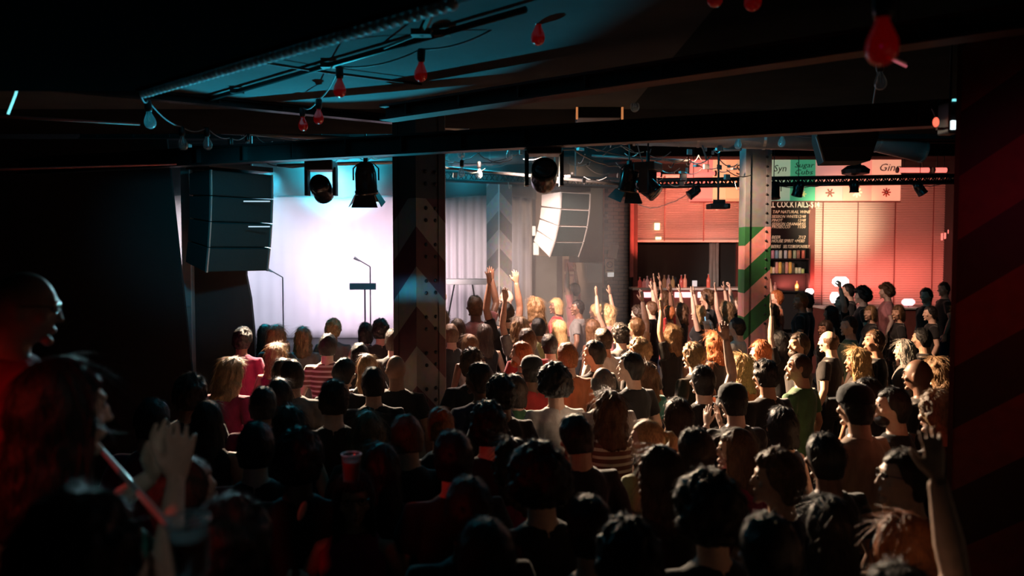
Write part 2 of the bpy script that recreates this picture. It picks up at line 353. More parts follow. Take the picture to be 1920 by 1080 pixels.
# conduit and joints on the teal-lit ceiling
def pipe(name, label, pts, r, m, n=10, group=None, cat='pipe', flat=1):
    return tag(obj(name, B(tube, pts, r, n, True, flat), m, smooth=True), label, cat, group)
cz = Z_CEIL - .03
q0, q1 = PZ(385, 188, cz), PZ(985, 18, cz)
t = thing('conduit', 'thick black conduit running diagonally across the teal lit ceiling', 'conduit', q0)
obj('pipe', B(tube, [Vector((0, 0, 0)), q1 - q0], .018, 8), M['black'], t, smooth=True)
for f in (.15, .5, .82):
    obj('saddle_clip', B(box, (q1 - q0) * f, (.09, .05, .03)), M['black'], t)
t = thing('conduit', 'thin black conduit crossing the thick one on the teal lit ceiling', 'conduit', PZ(470, 113, cz))
obj('pipe', B(tube, [Vector((0, 0, 0)), PZ(580, 131, cz) - PZ(470, 113, cz), PZ(790, 158, cz) - PZ(470, 113, cz)], .009, 6), M['black'], t)
for (a, b, l) in (((812, 18), (790, 62), 'short black bracket on the ceiling beside the beaded edge'),):
    pa, pb = PZ(*a, cz), PZ(*b, cz - .06)
    t = thing('ceiling_bracket', l, 'bracket', pa)
    obj('arm', B(tube, [Vector((0, 0, .01)), pb - pa], .022, 8), M['black'], t); obj('foot', B(box, pb - pa, (.10, .07, .03)), M['black'], t)
    obj('stay', B(tube, [pb - pa, PZ(720, 90, cz) - pa], .008, 6), M['black'], t)

# beams
def ibeam(name, label, p0, p1, h, wd, m):
    """I-section: two flanges and a web; p0, p1 at the underside"""
    d = Vector((p1.x - p0.x, p1.y - p0.y, 0)); L = d.length; ang = math.atan2(d.y, d.x); zz = (p0.z + p1.z) / 2
    t = thing(name, label, 'beam', ((p0.x + p1.x) / 2, (p0.y + p1.y) / 2, zz), (0, 0, ang))
    obj('flange', B(box, (0, 0, .008), (L, wd, .016)), m, t); obj('flange', B(box, (0, 0, h - .008), (L, wd, .016)), m, t)
    obj('web', B(box, (0, 0, h / 2), (L, .014, h - .03)), m, t)
    b = bmesh.new()
    for i in range(int(L / .5)):
        for sy in (-1, 1): box(b, (-L / 2 + .25 + i * .5, sy * .03, h / 2), (.012, .05, h - .03))
    s = obj('stiffener', b, m, t); s['kind'] = 'stuff'
    return t
zb = 3.28
def ext(p0, p1, a, b): d = p1 - p0; return p0 - d * a, p1 + d * b
p0, p1 = ext(PZ(345, 312, zb), PZ(1790, 236, zb), .35, .28)
ibeam('steel_beam', 'long black steel beam crossing in front of the chevron columns', p0, p1, .15, .12, M['black'])
zb2 = 3.50
p0, p1 = ext(PZ(735, 226, zb2), PZ(1500, 118, zb2), .02, .35)
ibeam('steel_beam', 'steel beam above the long black beam, red light put into its colour', p0, p1, .11, .14, M['beamred'])
p0, p1 = PZ(250, 184, 3.68), PZ(742, 232, 3.68)
ibeam('steel_beam', 'black beam closing the far side of the teal lit ceiling', p0 + (p0 - p1) * .3, p1, .065, .10, M['black'])
# bright pipes close under the hall ceiling, running back to the stage
SP = [((415, 247), (740, 266), 8.6, .028, 'pale pipe above the left light bar, left of the chevron column'),
      ((520, 311), (738, 304), 9.6, .022, 'pale lighting pipe over the stage left of the chevron column'),
      ((832, 314), (1235, 352), 10.2, .020, 'pale lighting pipe running right from the chevron column'),
      ((740, 232), (880, 243), 7.9, .018, 'thin grey pipe above the black beam beside the chevron column'),
      ((1110, 292), (1290, 302), 10.6, .018, 'short pink lit pipe behind the cluster of lamps'),
      ((1305, 168), (1400, 200), 7.4, .020, 'grey slanting pipe at the upper right'),
      ((1445, 278), (1515, 272), 9.6, .02, 'tan pipe just right of the striped column head'),
      ((1350, 281), (1388, 280), 9.6, .02, 'short tan pipe just left of the striped column head')]
for (a, b, d, r, l) in SP: pipe('ceiling_pipe', l, [P(*a, d), P(*b, d * (.96 if b[0] > 1100 else 1))], r, M['pipe'])
# ducts
def duct(label, a, b, d0, d1, r):
    p, q = P(*a, d0), P(*b, d1); t = thing('air_duct', label, 'duct', p); v = q - p
    obj('tube', B(tube, [Vector((0, 0, 0)), v], r, 20), M['pipe'], t, smooth=True)
    n = max(2, int(v.length / .6)); ring = None
    for i in range(n + 1):
        c = v * (i / n); dn = v.normalized() * .015
        obj('seam_ring', B(tube, [c - dn, c + dn], r * 1.05, 20), M['steel'], t)
duct('long round grey duct lit teal, between the two beams', (1190, 252), (1560, 262), 9.6, 9.2, .13)
duct('broad round duct lit teal above the long black beam', (1120, 200), (1330, 190), 8.6, 8.6, .16)
duct('round duct at the far right above the bar', (1560, 245), (1730, 285), 11.5, 11.5, .15)
duct('bright lit duct over the stage edge, right of the chevron column', (800, 240), (985, 246), 9.2, 9.0, .09)
duct('pale round duct at the top of the curtain, right of the chevron column', (845, 300), (1000, 292), 12.5, 12.2, .11)
# joists over the hall
for i, (x0, x1, yy, l) in enumerate(((-4, 7.6, 9.1, 'black joist nearest the camera over the hall'), (-6, 8.4, 11.2, 'black joist over the middle of the hall'), (-6, 8.4, 13.2, 'black joist over the back of the hall'))):
    ibeam('ceiling_joist', l, Vector((x0, yy, 4.10)), Vector((x1, yy, 4.10)), .2, .1, M['ceilblack'])

# ------------------------------------------------------------------ columns
RV = to_mesh(B(ellip, (0, 0, 0), (.017, .017, .012), 8), 'rivet', True); RV.materials.append(M['dark'])
# left chevron column, corner towards the camera
c = P(785, 293, 6.75); hw = .215
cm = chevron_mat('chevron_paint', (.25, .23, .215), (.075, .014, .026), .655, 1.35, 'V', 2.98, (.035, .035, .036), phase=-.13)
t = thing('chevron_column', 'dark square column painted with chevrons, standing before the stage', 'column', (c.x, c.y, 0))
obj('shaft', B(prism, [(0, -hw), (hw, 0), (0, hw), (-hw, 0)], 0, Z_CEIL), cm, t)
for sx in (-1, 1):   # flat angle irons down the outer corners
    obj('angle_iron', B(prism, [(sx * (hw + .004), -.012), (sx * (hw + .004), .05), (sx * (hw - .05), .01 + .0), (sx * (hw - .045), -.055)], 0, Z_CEIL - .01), cm, t)
for sx in (1,):
    for k in range(26):
        for off in (.075, .145):
            z = 1.0 + k * .1
            if k % 3 == 2: continue
            r = link('rivet', RV, None, t, (sx * off, -hw + off - .006, z)); r.rotation_euler = (R(90), 0, R(45 * sx))
obj('base_plate', B(box, (0, 0, .02), (.5, .5, .04), Matrix.Rotation(R(45), 3, 'Z')), M['dark'], t)
# right striped column
c = P(1414, 450, 10.6); s = .33
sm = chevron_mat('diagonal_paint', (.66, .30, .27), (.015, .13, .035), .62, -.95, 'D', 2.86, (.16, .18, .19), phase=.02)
t = thing('striped_column', 'square column with pink and green diagonal stripes, left of the menu board', 'column', (c.x, c.y, 0), (0, 0, R(-2)))
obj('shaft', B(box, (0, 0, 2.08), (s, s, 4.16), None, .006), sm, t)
for sx in (-1, 1):
    obj('angle_iron', B(box, (sx * (s / 2 - .03), -s / 2 - .008, 2.08), (.062, .016, 4.14)), sm, t)
obj('base_plate', B(box, (0, 0, .02), (.5, .5, .04)), M['dark'], t)
for k in range(20): 
    r = link('rivet', RV, None, t, (.105, -s / 2 - .016, 1.6 + k * .12)); r.rotation_euler = (R(90), 0, 0)
# rear column in the haze
c = P(936, 400, 12.6); hw = .20
hm_ = chevron_mat('pale_chevron_paint', (.80, .78, .76), (.34, .36, .36), .58, 1.1, 'V', phase=.30)
t = thing('chevron_column', 'pale chevron column in the haze before the stage curtain', 'column', (c.x, c.y, 0))
obj('shaft', B(prism, [(0, -hw), (hw, 0), (0, hw), (-hw, 0)], 0, 3.62), hm_, t)
obj('corner_bead', B(tube, [(0, -hw - .004, 0), (0, -hw - .004, 3.62)], .014, 6), M['white'], t)
# near right pillar
p = P(1793, 235, 4.15)
pm = chevron_mat('red_diagonal_paint', (.30, .030, .022), (.05, .008, .008), .66, -.72, 'D', phase=.05)
t = thing('striped_pillar', 'broad dark pillar with red diagonal bands at the right edge', 'pillar', (p.x, p.y, 0), (0, 0, R(-31)))
obj('shaft', B(box, (.42, .19, Z_CEIL / 2), (.84, .34, Z_CEIL), None, .008), pm, t)
obj('edge_iron', B(box, (.008, .012, Z_CEIL / 2), (.022, .022, Z_CEIL - .02)), M['beamred'], t)
obj('base_plate', B(box, (.42, .19, .02), (.98, .48, .04)), M['dark'], t)

# ------------------------------------------------------------------ stage
def curtain(x0, x1, y, z0, z1, amp, folds, seed, thick=.03, scallop=0.0, lean=0.0):
    bm = bmesh.new(); nx, nz = folds * 6, 14; fr, bk = [], []
    for j in range(nz + 1):
        f = j / nz; ra, rb = [], []
        for i in range(nx + 1):
            u = i / nx; x = x0 + (x1 - x0) * u
            zt = z1; zl = z0 + scallop * abs(math.sin(u * math.pi * 4.0))
            z = zl + (zt - zl) * f
            a = amp * (.45 + .55 * (1 - f)) * math.sin(2 * math.pi * u * folds + .9 * noise.noise(Vector((u * 7, seed, 0)))) * (.6 + .5 * noise.noise(Vector((u * 11, seed, 3))))
            a += .03 * noise.noise(Vector((u * 5, f * 3, seed)))
            ra.append(bm.verts.new((x + lean * (1 - f), y + a, z))); rb.append(bm.verts.new((x + lean * (1 - f), y + a + thick, z)))
        fr.append(ra); bk.append(rb)
    for j in range(nz):
        for i in range(nx):
            bm.faces.new((fr[j][i], fr[j][i + 1], fr[j + 1][i + 1], fr[j + 1][i])); bm.faces.new((bk[j][i + 1], bk[j][i], bk[j + 1][i], bk[j + 1][i + 1]))
    for j in range(nz):
        for g in (0, nx): bm.faces.new((fr[j][g], fr[j + 1][g], bk[j + 1][g], bk[j][g]))
    for g in (0, nz):
        for i in range(nx): bm.faces.new((fr[g][i], bk[g][i], bk[g][i + 1], fr[g][i + 1]))
    return bm
t = thing('stage', 'raised stage platform behind the front rows, left of the hall', 'stage', (-4.55, 13, 0))
obj('deck', B(box, (0, 0, .86), (8.1, 4.9, .06)), M['dark'], t); obj('skirt', B(box, (0, -2.4, .42), (8.1, .06, .82)), M['blackcloth'], t)
tag(obj('stage_curtain', curtain(-6.9, -2.0, 15.1, .9, 3.62, .014, 22, 1), M['white'], smooth=True), 'glaring white backdrop curtain left of the chevron column', 'curtain')
tag(obj('stage_curtain', curtain(-1.98, .38, 15.1, .9, 3.62, .09, 15, 5), M['white'], smooth=True), 'pale pleated curtain right of the chevron column', 'curtain')
tag(obj('stage_valance', curtain(-6.9, .45, 14.85, 3.50, Z_HALL - .01, .03, 16, 9, .02, .07), M['vals'], smooth=True), 'teal lit scalloped valance hanging above the white curtains', 'valance')
# black side curtain and the slot beside it
q = [P(320, 330, 8.6), P(356, 662, 8.6)]
bm = bmesh.new()
xr0, xr1 = q[0].x, q[1].x; z1_, z0_ = 3.74, 0.0
xtop = xr0 + (xr1 - xr0) * (z1_ - q[0].z) / (q[1].z - q[0].z); xbot = xr0 + (xr1 - xr0) * (z0_ - q[0].z) / (q[1].z - q[0].z)
for yy in (8.6, 8.64):
    bm.faces.new([bm.verts.new(v) for v in ((-8.7, yy, z0_), (xbot, yy, z0_), (xtop, yy, z1_), (-8.7, yy, z1_))])
bmesh.ops.bridge_loops(bm, edges=[e2 for e2 in bm.edges])
tag(obj('side_curtain', bm, M['blackcloth']), 'black drape filling the dark left side, edge slanting beside the slot of light', 'curtain')
t = thing('timber_post', 'narrow teal lit post right of the slot of white light', 'post', (P(351, 400, 9.0).x, 9.0, 0))
obj('post', B(box, (0, 0, 1.87), (.10, .10, 3.74), None, .004), M['pipe'], t); obj('bracket', B(box, (0, -.055, P(0, 574, 9.0).z), (.10, .01, .02)), M['steel'], t)
# dark flat under the left speakers, its edge leaning
fl_ = bmesh.new(); pts = [(360, 300), (470, 300), (461, 515), (470, 560), (476, 620), (484, 878), (362, 878)]
front = [P(px, py, 9.3) for px, py in pts]
fa = [fl_.verts.new(v) for v in front]; fb = [fl_.verts.new(v + Vector((0, .06, 0))) for v in front]
fl_.faces.new(fa); fl_.faces.new(fb[::-1])
for i in range(len(fa)): fl_.faces.new((fa[i], fb[i], fb[(i + 1) % len(fa)], fa[(i + 1) % len(fa)]))
tag(obj('stage_flat', fl_, M['dark']), 'dark teal scenery flat standing under the left speaker array', 'flat')
# haze in the stage space
hz = bmesh.new(); box(hz, (-2.65, 12.5, 2.40), (8.3, 4.4, 3.6))
mh = bpy.data.materials.new('stage_haze'); mh.use_nodes = True; nt = mh.node_tree; nt.nodes.remove(nt.nodes['Principled BSDF'])
vs = nt.nodes.new('ShaderNodeVolumeScatter'); vs.inputs['Density'].default_value = .085; vs.inputs['Color'].default_value = (.95, .97, 1, 1); vs.inputs['Anisotropy'].default_value = .2
nt.links.new(vs.outputs[0], nt.nodes['Material Output'].inputs['Volume'])
HAZE = tag(obj('haze', hz, mh), 'thin stage haze hanging over the stage and front rows', 'haze', kind='stuff')

# ------------------------------------------------------------------ line arrays
def line_array(label, top, n, wd, hgt, dp, rz, tilt, bow, grille_m, side_m):
    """n wedge cabinets hung under each other, hinged along their front edge, each tipped a little further down"""
    t = thing('line_array_speaker', label, 'speaker', top, (0, 0, rz)); z = -.05; y = -dp / 2; a = 0
    obj('flying_frame', B(box, (0, 0, 0), (wd * 1.02, dp * 1.04, .05), None, .004), M['black'], t)
    for sx in (-.35, .35): obj('chain', B(tube, [(sx * wd, 0, 0), (sx * wd, 0, .62)], .012, 6), M['steel'], t)
    for i in range(n):
        a = tilt + bow * i; h = hgt; rot = Matrix.Rotation(a, 3, 'X'); o3 = Vector((0, y, z))
        mt = Matrix.Translation(o3) @ rot.to_4x4(); sh = math.tan(bow) * dp * .55 + .004
        cab = bmesh.new(); vs_ = []
        for x in (-wd / 2, wd / 2):
            vs_.append([cab.verts.new((x * kx, yy, zz)) for yy, zz, kx in ((0, -.004, 1), (0, -h + .004, 1), (dp, -h + sh, .94), (dp, -.004 - sh, .94))])
        cab.faces.new(vs_[0]); cab.faces.new(vs_[1][::-1])
        for k in range(4): cab.faces.new((vs_[0][k], vs_[1][k], vs_[1][(k + 1) % 4], vs_[0][(k + 1) % 4]))
        bmesh.ops.bevel(cab, geom=list(cab.edges), offset=.006, segments=1, affect='EDGES')
        bmesh.ops.transform(cab, matrix=mt, verts=cab.verts); cb = obj('cabinet', cab, side_m, t)
        g = bmesh.new(); box(g, (0, -.006, -h / 2), (wd * .93, .014, h * .9), None, .004); bmesh.ops.transform(g, matrix=mt, verts=g.verts); obj('grille', g, grille_m, cb)
        for sx in (-1, 1):
            g = bmesh.new(); box(g, (sx * wd * .487, -.008, -h / 2), (.016, .026, h * .97)); bmesh.ops.transform(g, matrix=mt, verts=g.verts); obj('side_rail', g, M['pipe'], cb)
        e_ = rot @ Vector((0, 0, -h)); y += e_.y; z += e_.z
    return t
# left array seen from its side
line_array('dark left line array speaker hanging before the white backdrop', P(432, 316, 8.5), 4, .74, .262, .42, R(52), R(1), R(3.5), M['spk'], M['spk'])
for (a, b, l) in (((457, 377.5), (506, 377.5), 'upper bright slit'), ((466, 425.5), (506, 424.5), 'lower bright slit')):
    pa, pb = P(*a, 8.17), P(*b, 8.17)
    tag(obj('slit_glow', B(box, (pa + pb) / 2, (pb.x - pa.x, .012, .012)), mat('slit_light', (.9, .86, .86), .4, emit=(.9, .9, 1.0), es=.5)), l + ' of light between cabinets of the left speaker array', 'strip')  # glowing strips drawn in for backdrop light through the cabinet gaps
line_array('right line array speaker with pale grilles beside the stage curtain', P(1060, 356, 11.4), 4, .56, .235, .42, R(38), R(3), R(8), M['spk'], M['grill'])

# ------------------------------------------------------------------ side wall and clutter between stage and bar
t = struct(obj('wall_back', B(box, ((.45 + 1.72) / 2 , YB - .75, 2.25), (1.27, .1, 4.5)), M['plaster']), 'ochre wall between the stage curtain and the bar')
def wallbox(name, label, cat, px0, py0, px1, py1, y, th, m, group=None, rot=0):
    a, b = P(px0, py0, y), P(px1, py1, y); cx = (a + b) / 2
    o = obj(name, B(box, (0, 0, 0), (abs(b.x - a.x), th, abs(a.z - b.z)), None, min(.006, th * .3)), m, None, cx, (0, rot, 0))
    return tag(o, label, cat, group)
t = thing('side_door', 'grey door beside the stage curtain under the right speaker', 'door', (P(1024, 700, 15.1).x, 15.1, 0))
a, b = P(1003, 480, 15.1), P(1042, 700, 15.1); b.z = 0
obj('leaf', B(box, (0, 0, (a.z - b.z) / 2), (b.x - a.x, .05, a.z - b.z)), mat('grey_green_door', (.22, .25, .22), .7), t)
obj('frame', B(box, ((b.x - a.x) * .62, 0, (a.z - b.z) / 2), (.10, .09, a.z - b.z + .06)), M['dark'], t); obj('handle', B(tube, [(.13, -.05, 1.0), (.04, -.05, 1.0)], .012, 8), M['steel'], t)
for (px0, py0, px1, py1, l) in ((998, 424, 1004, 442, 'small bright lamp upper left of the right speaker'), (1000, 455, 1010, 478, 'larger bright lamp under the small one beside the curtain')):
    o = wallbox('wall_lamp', l, 'lamp', px0, py0, px1, py1, 14.6, .06, M['whitehot']); o.data.materials[0] = mat('warm_wall_lamp', (.9, .8, .7), .5, emit=(1, .86, .72), es=1.4)
def framed(label, px0, py0, px1, py1, y, inner):
    a, b = P(px0, py0, y), P(px1, py1, y); w_, h_ = b.x - a.x, a.z - b.z
    t = thing('framed_poster', label, 'poster', (a + b) / 2)
    for sx in (-1, 1): obj('frame', B(box, (sx * (w_ / 2 - .02), 0, 0), (.04, .04, h_)), M['wood'], t)
    for sz in (-1, 1): obj('frame', B(box, (0, 0, sz * (h_ / 2 - .02)), (w_ - .08, .04, .04)), M['wood'], t)
    obj('print', B(box, (0, .008, 0), (w_ - .07, .01, h_ - .07)), inner, t)
framed('upper small framed poster on the ochre wall', 1058, 486, 1078, 509, 15.175, mat('maroon_print', (.28, .12, .12), .7, scale=9, var=.5))
framed('lower framed poster on the ochre wall', 1058, 514, 1078, 548, 15.175, mat('tan_print', (.40, .28, .20), .7, scale=9, var=.5))
wallbox('drape', 'black drape hanging behind the right line array speaker', 'drape', 1068, 286, 1130, 492, 13.8, .05, mat('charcoal_drape', (.035, .04, .038), .9))
wallbox('ply_box', 'cream notice board with faint print right of the raised hands', 'board', 1099, 496, 1129, 530, 15.155, .08, M['paper'])
wallbox('conduit_run', 'thin pale pipe running down beside the brick wall', 'pipe', 1128, 345, 1132, 540, YB - .33, .05, mat('rosy_pipe', (.5, .30, .22), .6))
# brick wall, brick by brick
a, b = P(1130, 352, YB - .3), P(1184, 575, YB - .3); bw = b.x - a.x
wb = struct(obj('wall_brick', B(box, ((a.x + b.x) / 2, YB - .24, 2.1), (bw + .05, .1, 4.2)), M['mortar']), 'brick wall between the stage side and the bar')
bme = to_mesh(B(box, (0, 0, 0), (.205, .02, .062), None, .004), 'brick'); bme.materials.append(M['brick']); hme = to_mesh(B(box, (0, 0, 0), (.095, .02, .062), None, .004), 'brick'); hme.materials.append(M['brick'])
cnt = 0
for r_ in range(38):
    z = 1.25 + r_ * .075
    for c_ in range(3):
        x = a.x + .10 + c_ * .218 + (.109 if r_ % 2 else 0)
        if x + .10 > b.x + .03:
            if x - .055 < b.x: link('brick', hme, None, wb, (x - .055, YB - .298 - random.random() * .004, z))
            continue
        link('brick', bme, None, wb, (x, YB - .298 - random.random() * .004, z)); cnt += 1
o = wallbox('sign_paper', 'tilted cream paper pinned to the brick wall', 'paper', 1141, 459, 1158, 484, YB - .36, .006, M['paper'], rot=R(10))
t = thing('no_smoking_sign', 'cream no smoking sign with round symbol on the brick wall', 'sign', P(1143, 499, YB - .36))
obj('plate', B(box, (0, 0, 0), (.18, .012, .27), None, .004), M['paper'], t)
obj('ring', B(tube, [(.055 * math.cos(k * .3307), -.012, .03 + .055 * math.sin(k * .3307)) for k in range(20)], .007, 6, False), M['ink'], t)
obj('slash', B(tube, [(-.04, -.012, .07), (.04, -.012, -.01)], .006, 6), M['ink'], t)
obj('cigarette', B(box, (0, -.010, .03), (.07, .006, .012)), M['ink'], t)
obj('print_line', B(box, (0, -.009, -.085), (.12, .004, .02)), M['ink'], t)
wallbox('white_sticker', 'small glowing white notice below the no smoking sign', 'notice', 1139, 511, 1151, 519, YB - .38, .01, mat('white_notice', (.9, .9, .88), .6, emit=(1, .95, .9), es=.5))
t = thing('alarm_siren', 'small pale alarm on the brick wall beside the pipe', 'alarm', P(1136, 405, YB - .36)); obj('body', B(box, (0, 0, 0), (.07, .07, .07), None, .01), M['paper'], t); obj('dome', B(ellip, (0, -.04, 0), (.025, .02, .025), 10), M['white'], t)
wallbox('door_post', 'pink lit post at the left edge of the bar window', 'post', 1181, 376, 1187, 520, YB - .45, .10, mat('pink_post', (.6, .18, .16), .6))
wallbox('door_post', 'dark post between the pink post and the left blind', 'post', 1187, 370, 1194, 560, YB - .42, .10, M['wood'])

# ------------------------------------------------------------------ bar: windows, blinds, menu, shelves
def X(px, y): return P(px, 470, y).x
def Z(py, y): return P(960, py, y).z
# the wall around the two windows, in pieces so that the openings are real
yb = YB
for (n_, x0, x1, z0, z1) in (('wall_bar', X(1187, yb), 8.7, Z(318, yb), 4.5), ('wall_bar_lower', X(1187, yb), 8.7, 0, 1.35), ('wall_bar_pier', X(1388, yb), X(1523, yb), 1.35, Z(318, yb)), ('wall_bar_end', X(1800, yb), 8.7, 1.35, Z(318, yb))):
    struct(obj(n_, B(box, ((x0 + x1) / 2, yb + .1, (z0 + z1) / 2), (x1 - x0, .2, z1 - z0)), M['dark']), 'dark wall around the bar windows')
struct(obj('wall_outer', B(box, (4.6, yb + 1.6, 2.2), (8.6, .1, 4.4)), M['ceilblack']), 'black void behind the bar windows')
glass_m = mat('dark_window_glass', (.03, .035, .035), .08, var=.05)
for i, (a_, b_) in enumerate(((1187, 1388), (1523, 1800))):
    x0, x1, z0, z1 = X(a_, yb), X(b_, yb), 1.35, Z(318, yb)
    win = struct(obj('window_%d' % (i + 1), B(box, ((x0 + x1) / 2, yb + .12, (z0 + z1) / 2), (x1 - x0, .01, z1 - z0)), glass_m), 'dark bar window behind the %s blind' % ('left', 'right')[i])
    for xx in (x0 + .03, x1 - .03): obj('mullion', B(box, (xx, yb + .08, (z0 + z1) / 2), (.06, .06, z1 - z0)), M['wood'], win)
def blind(label, px0, px1, py0, py1, cords, y):
    x0, x1, z1, z0 = X(px0, y), X(px1, y), Z(py0, y), Z(py1, y); w_ = x1 - x0
    t = thing('venetian_blind', label, 'blind', (x0, y, z0))
    me = to_mesh(B(box, (0, 0, 0), (w_, .052, .0025), Matrix.Rotation(R(52), 3, 'X')), 'slat'); me.materials.append(M['slat'])
    n_ = int((z1 - z0 - .05) / .046)
    for k in range(n_): link('slat', me, None, t, (w_ / 2, 0, .04 + k * .046))
    obj('bottom_rail', B(box, (w_ / 2, -.005, .0), (w_, .055, .045), None, .006), M['slat'], t)
    obj('head_rail', B(box, (w_ / 2, 0, z1 - z0), (w_, .06, .06), None, .004), M['slat'], t)
    for c_ in cords: obj('ladder_cord', B(box, (X(c_, y) - x0, -.034, (z1 - z0) / 2), (.018, .003, z1 - z0)), M['wood'], t)
blind('pink lit venetian blind half raised left of the striped column', 1194, 1389, 330, 452, (1245, 1318), yb - .045)
blind('wide red lit venetian blind right of the menu board', 1526, 1798, 336, 585, (1541, 1606, 1676, 1747), yb - .045)
# things seen through the half raised blind
tag(obj('window_curtain', curtain(X(1331, yb), X(1349, yb), yb + .04, 1.36, Z(452, yb), .03, 3, 2, .01), mat('grey_net', (.22, .23, .22), .8), smooth=True), 'narrow grey curtain strip hanging under the left blind', 'curtain')
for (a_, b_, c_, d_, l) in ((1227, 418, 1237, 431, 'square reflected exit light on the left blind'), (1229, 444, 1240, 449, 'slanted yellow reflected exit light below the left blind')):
    wallbox('exit_reflection', l, 'light', a_, b_, c_, d_, yb - .095, .02, M['exit_glow'])  # glowing plates drawn in for reflections of an exit light
# light box sign, in coloured panels
def flower(bm, r, n, depth=.006):
    for k in range(n):
        a = 2 * math.pi * k / n
        box(bm, (r * .55 * math.cos(a), 0, r * .55 * math.sin(a)), (r * .9, depth, r * .30), Matrix.Rotation(-a, 3, 'Y'))
def text(parent, s, loc, size, m, sx=1.0, align='LEFT', shear=0.0, name='lettering'):
    c = bpy.data.curves.new(name, 'FONT'); c.body = s; c.size = size; c.extrude = .002; c.align_x = align; c.shear = shear; c.resolution_u = 2
    tmp = bpy.data.objects.new('tmp', c); col.objects.link(tmp); dg = bpy.context.evaluated_depsgraph_get()
    me = bpy.data.meshes.new_from_object(tmp.evaluated_get(dg)); bpy.data.objects.remove(tmp); me.materials.clear()
    o = link(name, me, m, parent, loc, (R(90), 0, 0)); o.scale = (sx, 1, 1); return o
ys = yb - .42
def lightbox(label, segs, py0, py1):
    x0 = X(segs[0][0], ys); z1, z0 = Z(py0, ys), Z(py1, ys); h_ = z1 - z0
    t = thing('light_box_sign', label, 'sign', (x0, ys, z0))
    for (a_, b_, c_, es) in segs:
        xa, xb = X(a_, ys) - x0, X(b_, ys) - x0
        obj('panel', B(box, ((xa + xb) / 2, 0, h_ / 2), (xb - xa - .004, .10, h_), None, .003), mat('sign_panel', c_, .6, var=.06, emit=c_, es=es), t)
    xe = X(segs[-1][1], ys) - x0
    obj('rim', B(box, (xe / 2, -.045, -.012), (xe, .03, .024)), M['wood'], t); obj('rim', B(box, (xe / 2, -.045, h_ + .012), (xe, .03, .024)), M['wood'], t)
    return t, x0, z0
t, x0, z0 = lightbox('long illuminated sign of cream, green and pink panels above the menu board',
    [(1440, 1478, (.50, .74, .50), .42), (1478, 1525, (.08, .50, .26), .42), (1525, 1576, (.88, .42, .36), .50), (1576, 1630, (.92, .38, .28), .52), (1630, 1684, (.92, .55, .36), .52)], 300, 377)
tx = lambda px: X(px, ys) - x0
tz = lambda py: Z(py, ys) - z0
text(t, 'Sugar\nCubs', (tx(1485), -.06, tz(314.5)), .135, M['ink'], 1.25, shear=.2)
text(t, 'Ginny', (tx(1641), -.06, tz(321)), .20, M['ink'], 1.1, shear=.3)
text(t, 'Syn', (tx(1446), -.06, tz(322)), .18, M['ink'], 1.0, shear=.2)
for (px, py, r, n_, m_) in ((1552, 362, .085, 6, mat('brown_flower', (.25, .10, .07), .8)), (1602, 361, .10, 8, mat('cream_flower', (.95, .75, .5), .8, emit=(1, .75, .5), es=.6)), (1657, 361, .085, 8, mat('red_flower', (.55, .10, .07), .8)), (1502, 364, .06, 6, mat('yellow_flower', (.8, .8, .3), .8, emit=(.8, .8, .3), es=.3))):
    b = bmesh.new(); flower(b, r, n_); obj('flower_emblem', b, m_, t, (tx(px), -.058, tz(py)))
t2, x02, z02 = lightbox('short illuminated sign of pink and amber panels left of the striped column', [(1292, 1334, (.92, .36, .30), .42), (1334, 1358, (1.0, .62, .34), .5), (1358, 1388, (1.0, .52, .26), .55)], 300, 378)
text(t2, 'S', (X(1376, ys) - x02, -.06, Z(328, ys) - z02), .28, M['ink'])
# blackboard menu
ym = yb - .30
xm0, xm1 = X(1438, ym), X(1514, ym); zt_, zb_ = Z(377, ym), Z(466, ym)
t = thing('menu_board', 'black menu board with pale lettering right of the striped column', 'menu board', (xm0, ym, zb_))
obj('panel', B(box, ((xm1 - xm0) / 2, 0, (zt_ - zb_) / 2), (xm1 - xm0, .04, zt_ - zb_)), M['board'], t)
mz = lambda py: Z(py, ym) - zb_
mx_ = lambda px: X(px, ym) - xm0
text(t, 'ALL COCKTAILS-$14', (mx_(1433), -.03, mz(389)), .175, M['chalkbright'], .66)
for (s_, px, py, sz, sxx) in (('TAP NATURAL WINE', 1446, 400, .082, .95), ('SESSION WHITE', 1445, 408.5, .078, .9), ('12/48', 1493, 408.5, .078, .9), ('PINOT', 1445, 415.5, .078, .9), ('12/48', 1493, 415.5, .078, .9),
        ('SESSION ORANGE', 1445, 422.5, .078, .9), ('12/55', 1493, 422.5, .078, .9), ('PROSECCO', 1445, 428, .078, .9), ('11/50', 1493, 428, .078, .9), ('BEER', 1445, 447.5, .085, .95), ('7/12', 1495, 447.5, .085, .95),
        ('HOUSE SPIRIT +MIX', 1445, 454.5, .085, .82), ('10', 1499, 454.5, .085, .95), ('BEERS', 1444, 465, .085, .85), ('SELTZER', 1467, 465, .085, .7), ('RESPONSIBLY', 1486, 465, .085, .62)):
    text(t, s_, (mx_(px), -.03, mz(py)), sz, M['chalk'], sxx, shear=.25)
